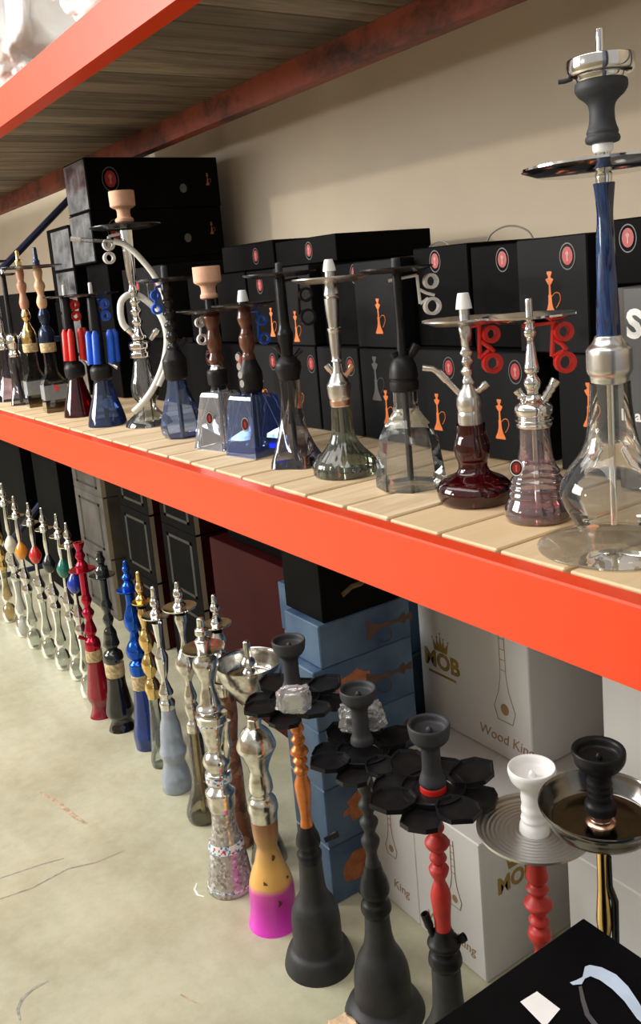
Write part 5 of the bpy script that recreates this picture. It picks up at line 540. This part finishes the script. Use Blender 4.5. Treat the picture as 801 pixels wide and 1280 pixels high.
def hookah(rec):
    root = tag(empty(rec['name'], rec['loc'], rec['ang']), rec['label'], 'hookah', rec['group'])
    for p in rec['parts']:
        t = p['t']
        if t == 'L':
            pr = p['p']
            if p.get('smooth', 1) and not p.get('flat') and not p.get('solid'):
                pr = pchip(pr, 4, ACC.get(p['n'], 1.0) if rec['loc'][2] < .5 else (1.14 if p['n'] in ('stem', 'sleeve') else 1.0))
            if p.get('solid'): pr = [[pr[0][0] - .0012, pr[0][1]]] + pr + [[pr[-1][0] - .0012, pr[-1][1]]]
            B().lathe(pr, p.get('seg', 28), p.get('lobes', 0), p.get('amp', 0), p.get('twist', 0), p.get('rot', 0), close=bool(p.get('solid'))).build(p['n'], p['m'], root, p.get('smooth', 1))
            if p.get('edges'):      # bright bevelled corners of the square bottle
                e = B(); q = [z for z in p['p'] if z[0] > .015]; k0, k1 = q[1], q[-1]
                C4 = [[(k[0] * math.cos(p['rot'] + i * PI / 2), k[0] * math.sin(p['rot'] + i * PI / 2), k[1]) for i in range(4)] for k in (k0, k1)]
                for i in range(4):
                    e.tube([C4[0][i], C4[1][i]], .0011, 6)
                    for j in (0, 1): e.tube([C4[j][i], C4[j][(i + 1) % 4]], .0011, 6)
                e.build('glass_edges', p['edges'], root)
        elif t == 'T':
            if p.get('port'):
                M, ln = orient(p['p'][0], p['p'][1]); r = p['r']
                q = [[r * .75, 0], [r * .8, ln * .55], [r, ln * .62]]
                if p.get('ribs'):
                    q = [[r * .75, 0]] + [[r * (.78 + .2 * (k % 2)), ln * (.15 + .1 * k)] for k in range(8)]
                q += [[r, ln], [r * .72, ln], [r * .68, ln * .7], [.0005, ln * .7]]
                o = B().lathe(q, 16, M=M).build(p['n'], p['m'], root)
                if p.get('rim'): B().lathe([[r * .7, ln * .98], [r * 1.02, ln * .98], [r * 1.02, ln * 1.1], [r * .7, ln * 1.1]], 16, M=M, close=True).build('port_rim', p['rim'], o)
            else:
                B().tube(p['p'], p['r'], 10, p.get('taper'), bool(p.get('smooth'))).build(p['n'], p['m'], root)
        elif t == 'H':
            b = B(); r = p['r']
            for st in p['s']: b.tube(st, r, 8)
            for x, y, z, R in p['g']:
                M = Matrix.Translation((x, y, z)) @ Matrix.Rotation(.35, 4, 'Z') @ Matrix.Rotation(PI / 2, 4, 'X')
                dp = max(.006, r * 1.6)
                b.lathe([[R - r * .9, -dp], [R + r * .9, -dp], [R + r * .9, dp], [R - r * .9, dp]], 24, M=M, close=True)
            b.build(p['n'], p['m'], root)
        elif t == 'D':
            o = B().plate(ellipse(p['rx'], p['ry']), .0016).build(p['n'], p['m'], root); o.location = p['c']
            if p.get('emb'):
                B().lathe([[p['rx'] * .8, 0], [p['rx'] * .92, 0], [p['rx'] * .92, .0006], [p['rx'] * .8, .0006]], 28, M=Matrix.Translation((0, -.0016, 0)) @ Matrix.Diagonal((1, 1, p['ry'] / p['rx'], 1)) @ Matrix.Rotation(PI / 2, 4, 'X'), close=True).build('tag_ring', 'print_white', o)
                emblem_children(o, p['rx'], p['ry'], -.0016)
        elif t == 'P':
            r, z = p['r'], p['z']
            c = B().lathe([[.004, z - .004], [r * .44, z - .003], [r * .46, z + .006], [r * .44, z + .006], [r * .42, z], [r * .36, z], [r * .35, z + .0012], [r * .29, z + .0012], [r * .28, z], [.004, z]], 40).build(p['n'], p['m'], root)
            key = round(r, 3)
            if key not in PETAL: PETAL[key] = (petal_mesh(r, 0), petal_mesh(r, 1))
            for k in range(8):
                o = link('petal', PETAL[key][k % 2], None, c); o.location = (0, 0, z + (.004 if k % 2 == 0 else -.003)); o.rotation_euler = (0, 0, k * PI / 4 + .5)
        elif t == 'F':
            pass
        elif t == 'V':
            rr, z, a = p['r'], p['z'], p['a'] - PI / 2
            vs = []; m = 6
            for i in range(m):
                k = i / (m - 1); wd = .004 * math.sin(PI * k) ** .8 + .0003; zz = z + .016 * (k - .5); aa = a + .12 * math.sin(3 * k)
                for s in (-1, 1): vs.append(((rr + .0002) * math.cos(aa + s * wd / rr), (rr + .0002) * math.sin(aa + s * wd / rr), zz))
            B().add(vs, [(2 * i, 2 * i + 1, 2 * i + 3, 2 * i + 2) for i in range(m - 1)]).build(p['n'], p['m'], root)
    return root
for rec in HOOKAHS:
    hookah(rec)
PK = []
PK.append((-1.3008, -0.1026, 0.6184, 1.049, [0.06, 0.026, 0.046]))
PK.append((-1.2368, 0.0, 0.5712, 0.971, [0.078, 0.05, 0.046]))
for k, (x, y, z, a, s) in enumerate(PK):
    me = crumple(s[0], s[1], s[2], 11.0 + 4 * k, .22, 4); me = finish(me, .35)
    o = link('wrapped_packet', me, 'plastic_wrap'); o.location = (x, y, z); o.rotation_euler = (0, 0, a)
    B().box(-s[0] * .38, s[0] * .38, -s[1] * .3, s[1] * .3, -s[2] * .36, s[2] * .36).build('foil_pack', 'chrome', o, False)
    tag(o, ('clear plastic packet of foil held against the copper-stemmed hookah tray', 'crumpled clear plastic packet lying on the all-black hookah tray')[k], 'packet')


# ---------------------------------------------------------------- cartons
LOGO = {}
def logo_mesh(mat, hgt=.085):
    """the printed water pipe with its hose"""
    if (mat, hgt) in LOGO: return LOGO[(mat, hgt)]
    half = [(.16, 0), (.17, .03), (.13, .10), (.085, .18), (.055, .28), (.045, .42), (.055, .45), (.03, .49), (.025, .70), (.05, .72), (.10, .80), (.11, .83), (.05, .85), (.03, .88), (.07, .95), (.07, 1.0)]
    poly = [(x * hgt, (z - .5) * hgt) for x, z in half] + [(-x * hgt, (z - .5) * hgt) for x, z in reversed(half)]
    b = B(); b.plate(poly, .0006)
    b.tube([(x * hgt, -.0004, (z - .5) * hgt) for x, z in ((.05, .44), (.16, .52), (.27, .50), (.30, .38), (.24, .26), (.17, .18))], .0009, 6, smooth=True)
    me = mesh('pipe_print', b.v, b.f, False); me.materials.append(MATS[mat]); LOGO[(mat, hgt)] = me; return me
SH = {}
def shield(parent, loc, rz, s=1., dim=False):
    """oval sticker: outlined shield with a red figure"""
    o = B().lathe([[.0205 * s, 0], [.0225 * s, 0], [.0225 * s, .0005], [.0205 * s, .0005]], 28, M=Matrix.Diagonal((.82, 1, 1.12, 1)) @ Matrix.Rotation(PI / 2, 4, 'X'), close=True).build('sticker', 'print_grey', parent)
    o.location = loc; o.rotation_euler = (0, 0, rz)
    B().plate(ellipse(.0125 * s, .017 * s, 20, 0, .001), .0005).build('emblem', 'print_red', o, False)
    B().plate([(-.002 * s, -.009 * s), (.002 * s, -.009 * s), (.0015 * s, 0), (.0045 * s, .006 * s), (0, .011 * s), (-.0045 * s, .006 * s), (-.0015 * s, 0)], .0004, Matrix.Translation((0, -.0005, 0))).build('emblem_figure', 'print_pink', o, False)
    return o
def carton(name, x0, x1, y0, y1, z0, z1, mat, label, group=None, rz=0, bv=.0025, cat='box'):
    o = link(name, bevel_box(x1 - x0, y1 - y0, z1 - z0, bv), mat)
    o.location = ((x0 + x1) / 2, (y0 + y1) / 2, z0); o.rotation_euler = (0, 0, rz)
    return tag(o, label, cat, group)
def on_front(o, me, mat, name, dx, dz, w=None):
    """child on the aisle-facing side, dx from the centre, dz from the bottom"""
    sy = o.data.vertices and max(v.co.y for v in o.data.vertices)
    c = link(name, me, mat, o); c.location = (dx, -sy - .0003, dz); return c
def on_side(o, me, mat, name, dy, dz):
    """child on the side that looks along the rack"""
    sx = max(v.co.x for v in o.data.vertices)
    c = link(name, me, mat, o); c.location = (sx + .0003, dy, dz); c.rotation_euler = (0, 0, PI / 2); return c
GB = 'black hookah cartons at the back of the shelf'
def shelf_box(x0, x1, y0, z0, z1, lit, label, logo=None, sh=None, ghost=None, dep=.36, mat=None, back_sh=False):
    o = carton('hookah_carton', x0, x1, y0, y0 + dep, z0, z1, mat or ('carton_lit' if lit else 'carton_black'), label, GB)  # black cartons standing in shade get a darker colour, shade painted in
    cx = (x0 + x1) / 2; fy = -dep / 2
    if logo: on_front(o, logo_mesh('print_orange'), None, 'pipe_print', logo[0] - cx, logo[1] - z0)
    if ghost: on_front(o, logo_mesh('print_ghost', .11), None, 'pipe_print', ghost[0] - cx, ghost[1] - z0)
    if sh: shield(o, (sh[0] - cx, fy - .0003, sh[1] - z0), 0)
    return o
lower = 'black carton with orange water pipe print in the bottom row behind the hookahs'
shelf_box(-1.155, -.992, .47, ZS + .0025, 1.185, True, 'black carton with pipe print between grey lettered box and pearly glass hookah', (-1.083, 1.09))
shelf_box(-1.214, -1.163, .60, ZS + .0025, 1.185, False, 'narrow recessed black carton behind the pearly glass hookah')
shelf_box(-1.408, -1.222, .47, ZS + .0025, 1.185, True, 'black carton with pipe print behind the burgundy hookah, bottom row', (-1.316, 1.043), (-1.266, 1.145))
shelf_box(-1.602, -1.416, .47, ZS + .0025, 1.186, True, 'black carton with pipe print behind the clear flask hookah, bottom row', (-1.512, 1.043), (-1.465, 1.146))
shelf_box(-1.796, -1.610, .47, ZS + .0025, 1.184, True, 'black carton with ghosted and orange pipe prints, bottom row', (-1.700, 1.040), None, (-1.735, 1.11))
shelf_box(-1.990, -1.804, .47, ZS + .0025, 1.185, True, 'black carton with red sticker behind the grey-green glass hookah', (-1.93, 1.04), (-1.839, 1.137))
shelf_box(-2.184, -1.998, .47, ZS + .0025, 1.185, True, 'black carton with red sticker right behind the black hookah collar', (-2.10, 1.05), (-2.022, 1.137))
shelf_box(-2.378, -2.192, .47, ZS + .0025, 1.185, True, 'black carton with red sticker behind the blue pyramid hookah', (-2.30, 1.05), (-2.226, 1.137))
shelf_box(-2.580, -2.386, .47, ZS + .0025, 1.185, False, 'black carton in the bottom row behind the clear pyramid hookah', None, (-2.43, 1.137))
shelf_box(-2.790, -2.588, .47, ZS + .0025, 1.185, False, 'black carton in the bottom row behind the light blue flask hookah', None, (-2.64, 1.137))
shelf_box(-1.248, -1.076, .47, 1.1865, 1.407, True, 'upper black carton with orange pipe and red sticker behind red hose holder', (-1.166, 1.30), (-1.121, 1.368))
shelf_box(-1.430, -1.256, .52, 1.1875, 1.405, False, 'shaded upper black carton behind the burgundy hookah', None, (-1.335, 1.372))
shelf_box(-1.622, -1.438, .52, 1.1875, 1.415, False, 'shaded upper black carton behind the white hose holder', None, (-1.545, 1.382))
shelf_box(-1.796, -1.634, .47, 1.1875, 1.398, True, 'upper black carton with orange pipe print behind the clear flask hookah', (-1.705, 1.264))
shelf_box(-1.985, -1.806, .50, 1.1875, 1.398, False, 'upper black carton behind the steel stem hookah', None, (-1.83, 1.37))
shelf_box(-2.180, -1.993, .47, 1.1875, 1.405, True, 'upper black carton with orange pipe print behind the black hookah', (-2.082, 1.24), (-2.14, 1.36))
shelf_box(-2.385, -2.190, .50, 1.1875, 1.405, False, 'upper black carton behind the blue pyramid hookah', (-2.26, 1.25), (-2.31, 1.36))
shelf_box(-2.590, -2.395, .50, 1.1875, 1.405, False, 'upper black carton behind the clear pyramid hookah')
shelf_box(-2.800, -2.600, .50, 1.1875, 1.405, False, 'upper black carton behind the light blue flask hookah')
shelf_box(-2.300, -1.985, .56, 1.4085, 1.482, False, 'flat black carton lying on the upper row beside another', None, (-2.12, 1.445), dep=.34)
shelf_box(-2.640, -2.312, .56, 1.4085, 1.492, False, 'flat black carton lying on the upper row by the tall stack', None, (-2.42, 1.45), dep=.34)
b = shelf_box(-1.062, -.80, .50, 1.3095, 1.425, False, 'flat black carton lying on top of the grey lettered box', None, (-1.01, 1.39), dep=.34)
gx = carton('lettered_carton', -.98, -.60, .42, .80, ZS + .0025, 1.308, 'carton_grey', 'grey carton with white lettering behind the tall blue-stemmed hookah')
on_front(gx, B().box(-.19, -.165, -.0004, 0, .006, .35).v and mesh('panel', [(-.188, 0, .004), (-.172, 0, .004), (-.172, 0, .351), (-.188, 0, .351)], [(0, 1, 2, 3)], False), 'carton_silver', 'side_panel', 0, 0)
on_front(gx, text_mesh('S', .066, bold=.0026), 'print_white', 'lettering', -.152, .288)
on_front(gx, text_mesh('Ima, Hofe', .028, bold=.0008), 'print_white', 'lettering', -.128, .132)
# tall stack at the far end
st = 'black cartons stacked at the far end of the shelf'
far = []
for k, (z0, z1, dx, lab) in enumerate(((1.502, 1.700, .0, 'lower of the two long black cartons atop the tall stack'), (1.7015, 1.900, .008, 'topmost long black carton of the tall stack with round red emblem'))):
    o = carton('hookah_carton', -3.655 + dx, -3.405 + dx, .41, .985, z0, z1, 'carton_black', lab, st, rz=.0)
    far.append(o)
    # shiny folded end of the carton
    B().box(-.118, .118, -.0012, 0, .006, z1 - z0 - .006).build('glossy_end', 'carton_gloss', o, False).location = (0, -.2876, 0)
    sb = shield(o, (.1253, -.19, .115), PI / 2, 1.9)
    d1 = B().plate(ellipse(.016, .018), .0005).build('round_seal', 'print_grey', o, False); d1.location = (.1253, .12, .075); d1.rotation_euler = (0, 0, PI / 2)
    on_side(o, logo_mesh('print_orange_dim', .05), None, 'pipe_print', .235, .11)
carton('hookah_carton', -3.64, -3.40, .45, .985, 1.227, 1.5005, 'carton_black', 'carton carrying the two long black cartons of the tall stack', st)
carton('hookah_carton', -3.64, -3.40, .45, .985, ZS + .0025, 1.2255, 'carton_black', 'bottom carton of the tall stack at the far end', st)
q = carton('hookah_carton', -3.30, -2.99, .50, .86, ZS + .0025, 1.20, 'carton_black', 'black carton behind the red and blue cone hookahs, bottom row', st)
q = carton('hookah_carton', -3.28, -2.90, .46, .82, 1.2015, 1.46, 'carton_lit', 'charcoal carton with red stickers behind the tall clear hookah', st)
for xx in (-.05, .12): shield(q, (xx, -.1803, .19), 0)
on_front(q, logo_mesh('print_ghost', .09), None, 'pipe_print', .04, .17)
carton('hookah_carton', -2.975, -2.81, .50, .86, ZS + .0025, 1.20, 'carton_black', 'small black carton under the charcoal stickered one', st)
zz = (ZS + .0025, 1.13, 1.31, 1.49, 1.665)
for k in range(4):
    o = carton('hookah_carton', -3.925, -3.672, .41, .985, zz[k] + .0012, zz[k + 1], 'carton_black', 'long black carton in the column behind the square-bottle hookahs, ' + ('at the bottom', 'second from the shelf', 'third from the shelf', 'on top')[k], st)
    B().box(-.118, .118, -.0012, 0, .006, zz[k + 1] - zz[k] - .008).build('glossy_end', 'carton_gloss', o, False).location = (0, -.2876, 0)
carton('hookah_carton', -4.34, -4.02, .52, .95, ZS + .0025, 1.36, 'carton_black', 'black carton next to the far rack frame, lower', st)
carton('hookah_carton', -4.32, -4.02, .52, .95, 1.3615, 1.70, 'carton_black', 'black carton next to the far rack frame, upper', st)
carton('hookah_carton', -5.6, -4.60, .45, .95, ZS + .0025, 1.42, 'carton_black', 'wide black carton added beyond the far rack frame to shade the wall', st)  # carton added to cast shade on the wall past the frame
tag(B().tube([(-1.56, .70, 1.416), (-1.54, .70, 1.436), (-1.50, .70, 1.448), (-1.46, .70, 1.445), (-1.425, .70, 1.430), (-1.41, .70, 1.408)], .0022, 8, smooth=True).build('carton_handle', 'wire'), 'thin wire handle arching over a shaded black carton', 'handle')
tag(B().tube([(-1.78, .70, 1.400), (-1.76, .70, 1.425), (-1.72, .70, 1.432), (-1.69, .70, 1.418), (-1.68, .70, 1.400)], .0018, 8, smooth=True).build('carton_handle', 'wire'), 'smaller wire handle arching over the carton with orange pipe', 'handle')

# floor cartons under the shelf
GW = 'white cartons under the shelf'
def crown(parent, dx, dz, s):
    o = on_front(parent, mesh('crown', *(lambda b: (b.v, b.f))(B().plate([(-.5 * s, 0), (.5 * s, 0), (.62 * s, .62 * s), (.32 * s, .30 * s), (.26 * s, .70 * s), (.10 * s, .34 * s), (0, .95 * s), (-.10 * s, .34 * s), (-.26 * s, .70 * s), (-.32 * s, .30 * s), (-.62 * s, .62 * s)], .0006)), False), 'print_gold', 'crown_print', dx, dz)
    for xx, zz in ((-.62, .68), (-.26, .76), (0, 1.02), (.26, .76), (.62, .68)):
        B().plate(ellipse(.06 * s, .06 * s, 10, xx * s, zz * s), .0006).build('crown_bead', 'print_gold', o, False)
def pipe_outline(parent, dx, dz, h):
    b = B(); pts = [(.09, 0), (.13, .12), (.06, .3), (.035, .45), (.03, .98)]
    for s in (-1, 1): b.tube([(s * x * h, -.0003, z * h) for x, z in pts], .0007, 5)
    for z in (.5, .6, .7, .8, .9): b.tube([(-.03 * h, -.0003, z * h), (.03 * h, -.0003, z * h)], .0007, 5)
    b.tube([(-.09 * h, -.0003, 0), (.09 * h, -.0003, 0)], .0007, 5)
    b.plate(ellipse(.05 * h, .055 * h, 14, 0, .12 * h), .0005)
    me = mesh('pipe_outline', b.v, b.f, False); return on_front(parent, me, 'print_brown', 'pipe_outline', dx, dz)
ub = carton('white_carton', -1.562, -1.212, .41, .70, .2985, .79, 'carton_white', 'white carton with gold crown logo standing on two lower white cartons', GW)
crown(ub, -.100, .186, .044)
on_front(ub, text_mesh('MOB', .056, bold=.0022), 'print_gold', 'lettering', -.099, .160)
on_front(ub, mesh('bar', [(-.05, 0, 0), (.045, 0, 0), (.045, 0, .006), (-.05, 0, .006)], [(0, 1, 2, 3)], False), 'print_gold', 'logo_bar', -.097, .124)
on_front(ub, text_mesh('Wood King', .034, shear=.15), 'print_brown', 'lettering', .097, .044)
pipe_outline(ub, .100, .088, .24)
for dz, wd in ((.30, .10), (.26, .06), (.34, .08)): on_side(ub, mesh('line', [(-wd / 2, 0, 0), (wd / 2, 0, 0), (wd / 2, 0, .012), (-wd / 2, 0, .012)], [(0, 1, 2, 3)], False), 'print_ghost', 'print_line', -.02, dz)
carton('white_carton', -1.56, -1.215, .7105, 1.0, .2985, .79, 'carton_white', 'white carton tucked behind the crown logo carton', GW)
lb = carton('white_carton', -1.3155, -1.118, .158, .66, 0, .297, 'carton_white', 'lower white carton whose corner stands free on the floor', GW)
pipe_outline(lb, .02, .12, .15); on_front(lb, text_mesh('Wood King', .030, shear=.15), 'print_brown', 'lettering', .0, .05)
o = on_side(lb, text_mesh('MOB', .046, bold=.0018), 'print_gold', 'lettering', -.16, .185); 
cr = on_side(lb, mesh('crown', *(lambda b, s: (b.plate([(-.5 * s, 0), (.5 * s, 0), (.62 * s, .62 * s), (.32 * s, .3 * s), (.26 * s, .7 * s), (.1 * s, .34 * s), (0, .95 * s), (-.1 * s, .34 * s), (-.26 * s, .7 * s), (-.32 * s, .3 * s), (-.62 * s, .62 * s)], .0006).v, b.f))(B(), .036), False), 'print_gold', 'crown_print', -.16, .212)
lc = carton('white_carton', -1.4740, -1.3165, .160, .66, 0, .297, 'carton_white', 'lower white carton between blue cartons and the free-standing one', GW)
pipe_outline(lc, -.005, .12, .15); on_front(lc, text_mesh('King', .030, shear=.15), 'print_brown', 'lettering', .02, .055)
ru = carton('white_carton', -1.035, -.66, .42, .80, .2985, .79, 'carton_white', 'white carton on top by the rack post, opposite the gold-stemmed hookah', GW)
rl = carton('white_carton', -1.005, -.62, .27, .75, 0, .297, 'carton_white', 'white carton at floor level by the rack post', GW)
on_front(rl, B().tube([(-.02, 0, .20), (.03, 0, .21), (.12, 0, .18)], .004, 6).v and mesh('p', *(lambda b: (b.v, b.f))(B().tube([(.03, -.0005, .225), (.06, -.0005, .222), (.12, -.0005, .19), (.17, -.0005, .17)], .003, 6, smooth=True)), True), 'dark_print', 'hose_print', 0, 0)
GBL = 'blue cartons stacked under the shelf'
def picture(k): return mesh('picture', *(lambda b: (b.v, b.f))(B().plate([(x + .02 * noise.noise(Vector((x * 60, z * 60, k))), z + .012 * noise.noise(Vector((z * 80, x * 50, 3 + k)))) for x, z in ellipse(.052, .036, 22)], .0005)), False)
BL = [(0, .138, .055), (.1385, .276, .055), (.2765, .414, .055), (.4145, .551, .055), (.5515, .648, .078)]
for k, (z0, z1, y0) in enumerate(BL):
    o = carton('blue_carton', -1.622, -1.486, y0, .325, z0, z1, 'carton_blue', 'blue carton in the front stack by the white cartons, ' + ('at the bottom', 'second from the floor', 'third from the floor', 'second from the top', 'on top')[k], GBL)
    if k < 4: on_side(o, picture(k), 'print_orange_dim', 'picture_print', -.055 + .02 * (k % 2), .07)
    if k >= 2: on_side(o, logo_mesh('dark_print', .13), None, 'pipe_print', .065, .5 * (z1 - z0)).rotation_euler = (PI / 2, -PI / 2 + .0, PI / 2) if 0 else (0, PI / 2, PI / 2)
tp = carton('dark_carton', -1.640, -1.490, .095, .40, .6486, .815, 'carton_black', 'black carton with gold chain print on top of the front blue stack', 'dark cartons deep under the shelf')
on_side(tp, mesh('c', *(lambda b: (b.v, b.f))(B().tube([(-.10 + .025 * k, -.001, .006 * (k % 2) + .006 * k) for k in range(8)], .006, 6)), True), 'print_gold_dim', 'chain_print', .0, .05)
for k in range(4):
    z0 = k * .1385
    o = carton('blue_carton', -2.02 - .01 * (k % 2), -1.635 - .01 * (k % 2), .30, .72, z0 + (.0005 if k else 0), z0 + .138, 'carton_blue', 'wide blue carton in the rear stack, ' + ('at the bottom', 'second from the floor', 'third from the floor', 'on top')[k], GBL)
GD = 'dark cartons deep under the shelf'
def dark_stack(x0, x1, y0, y1, zs, mat, side, who):
    for k in range(len(zs) - 1):
        o = carton('dark_carton', x0, x1, y0, y1, zs[k] + (.0006 if k else 0), zs[k + 1], mat, who + ', ' + ('at the bottom', 'in the middle', 'on top')[min(k, 2)], GD)
        H = zs[k + 1] - zs[k]; dp = y1 - y0; wx = x1 - x0
        B().add([(wx / 2 + .0006, -dp / 2 + .02, .004), (wx / 2 + .0006, dp / 2, .004), (wx / 2 + .0006, dp / 2, H - .004), (wx / 2 + .0006, -dp / 2 + .02, H - .004)], [(0, 1, 2, 3)]).build('side_panel', side, o, False)
        B().add([(wx / 2 + .0006, -dp / 2, .004), (wx / 2 + .0006, -dp / 2 + .018, .004), (wx / 2 + .0006, -dp / 2 + .018, H - .004), (wx / 2 + .0006, -dp / 2, H - .004)], [(0, 1, 2, 3)]).build('edge_strip', 'carton_cream', o, False)
        fr = B()
        for a in ((-.36, -.30, .12, .88), (.30, .36, .12, .88), (-.36, .36, .12, .16), (-.36, .36, .84, .88)):
            fr.add([(a[0] * wx, -dp / 2 - .0006, a[2] * H), (a[1] * wx, -dp / 2 - .0006, a[2] * H), (a[1] * wx, -dp / 2 - .0006, a[3] * H), (a[0] * wx, -dp / 2 - .0006, a[3] * H)], [(0, 1, 2, 3)])
        fr.build('frame_print', 'print_dim', o, False)
Z3 = (0, .27, .54, .80)
dark_stack(-2.95, -2.665, .36, .74, Z3, 'carton_black', 'carton_red', 'black carton with dark red side in the stack nearer the blue cartons')
dark_stack(-3.36, -3.06, .36, .74, Z3, 'carton_black', 'carton_red', 'black carton with dark red side in the second stack')
dark_stack(-3.86, -3.50, .34, .74, Z3, 'carton_silver', 'carton_silver', 'dull silver carton in the stack beyond the dark red ones')
for k, (x0, x1) in enumerate(((-4.34, -3.95), (-5.2, -4.55), (-6.2, -5.3))):  # black cartons added to fill the shade under the far end
    carton('dark_carton', x0, x1, .30, .74, 0, .80, 'carton_black', 'tall black carton added to darken under the far end of the shelf, ' + ('before the rack frame', 'just past the rack frame', 'farthest away')[k], GD)
bk = carton('dark_carton', -2.56, -2.06, .36, .74, 0, .56, 'carton_red', 'low dark red carton between blue cartons and red-sided stack', GD)
bk = carton('dark_carton', -2.50, -2.05, .40, .74, .5606, .81, 'carton_black', 'black carton with gold chain print on the low dark red one', GD)
on_side(bk, mesh('c', *(lambda b: (b.v, b.f))(B().tube([(-.12 + .03 * k, -.001, .012 * (k % 2) + .01 * k) for k in range(8)], .009, 6)), True), 'print_gold_dim', 'chain_print', -.01, .07)
# black carton standing in the aisle corner
bb = carton('display_carton', -.667, -.36, -.44, -.081, 0, .552, 'carton_black', 'large black carton with white label and pale hose print on its lid')
def on_top(o, me, mat, name, x, y, rz=0):
    h = max(v.co.z for v in o.data.vertices); c = link(name, me, mat, o); c.location = (x, y, h + .0003); c.rotation_euler = (-PI / 2, 0, rz); return c
def top_plate(poly, name, mat):
    o = B().add([(x, y, .0006) for x, y in poly], [tuple(range(len(poly)))]).build(name, mat, bb, False); o.location = (0, 0, .5523)
top_plate([(-0.1122, 0.022), (-0.1102, 0.0472), (-0.0777, 0.0484), (-0.072, 0.0174)], 'label', 'print_white')
top_plate([(-0.0952, 0.085), (-0.0929, 0.0932), (-0.0913, 0.1024), (-0.0995, 0.1166), (-0.0976, 0.1227), (-0.0865, 0.1303), (-0.0694, 0.1342), (-0.0502, 0.1302), (-0.0313, 0.1218), (-0.0215, 0.1167), (-0.0101, 0.101), (-0.0176, 0.1016), (-0.0406, 0.1105), (-0.0593, 0.1139), (-0.0757, 0.1138), (-0.0863, 0.1102), (-0.0881, 0.1026), (-0.0851, 0.0935), (-0.0907, 0.085)], 'hose_print', 'print_hose')
top_plate([(-0.0852, 0.0881), (-0.0837, 0.0917), (-0.0691, 0.0794), (-0.0533, 0.0681), (-0.038, 0.0637), (-0.0423, 0.0585), (-0.0552, 0.0624), (-0.0705, 0.0743)], 'hose_print', 'print_ghost')

for k, (x0, x1) in enumerate(((-1.62, -.66), (-2.62, -1.66), (-3.62, -2.66), (-4.30, -3.66))):  # unseen cartons added to keep sun off the upper wall
    carton('sun_block_carton', x0, x1, .50, .74, 2.046, 2.56, 'carton_brown', 'unseen brown carton added on the upper shelf to block sun, ' + ('by the near frame', 'second from the near frame', 'third from the near frame', 'by the far frame')[k], 'added sun-blocking cartons on the upper shelf')
# sacks on the upper level; the near one is unseen, added to block sun
for k, (x0, x1) in enumerate(((-2.55, -1.75), (-4.20, -2.78), (-1.50, -.75))):
    me = crumple((x1 - x0) * .86, .44, .46, 3.1 + 5 * k, .16, 5)
    o = link('wrapped_bundle', me, 'sack_white'); finish(me, 2.5); o.location = ((x0 + x1) / 2, .215, 2.042 + .20)
    zmin = min(v.co.z for v in me.vertices); o.location.z = 2.0455 - zmin
    tag(o, 'white plastic-wrapped bundle on the upper shelf, ' + ('in the middle', 'at the far end', 'at the near end, added to block sun')[k], 'bundle', 'plastic-wrapped bundles')
me = crumple(.05, .05, .022, 31.0, .25, 4); finish(me, .5)
o = link('crumpled_paper', me, 'paper_peach'); o.location = (-1.1963, -0.1279, -min(v.co.z for v in me.vertices))
tag(o, 'crumpled peach-coloured paper on the floor by the all-black hookah', 'paper')
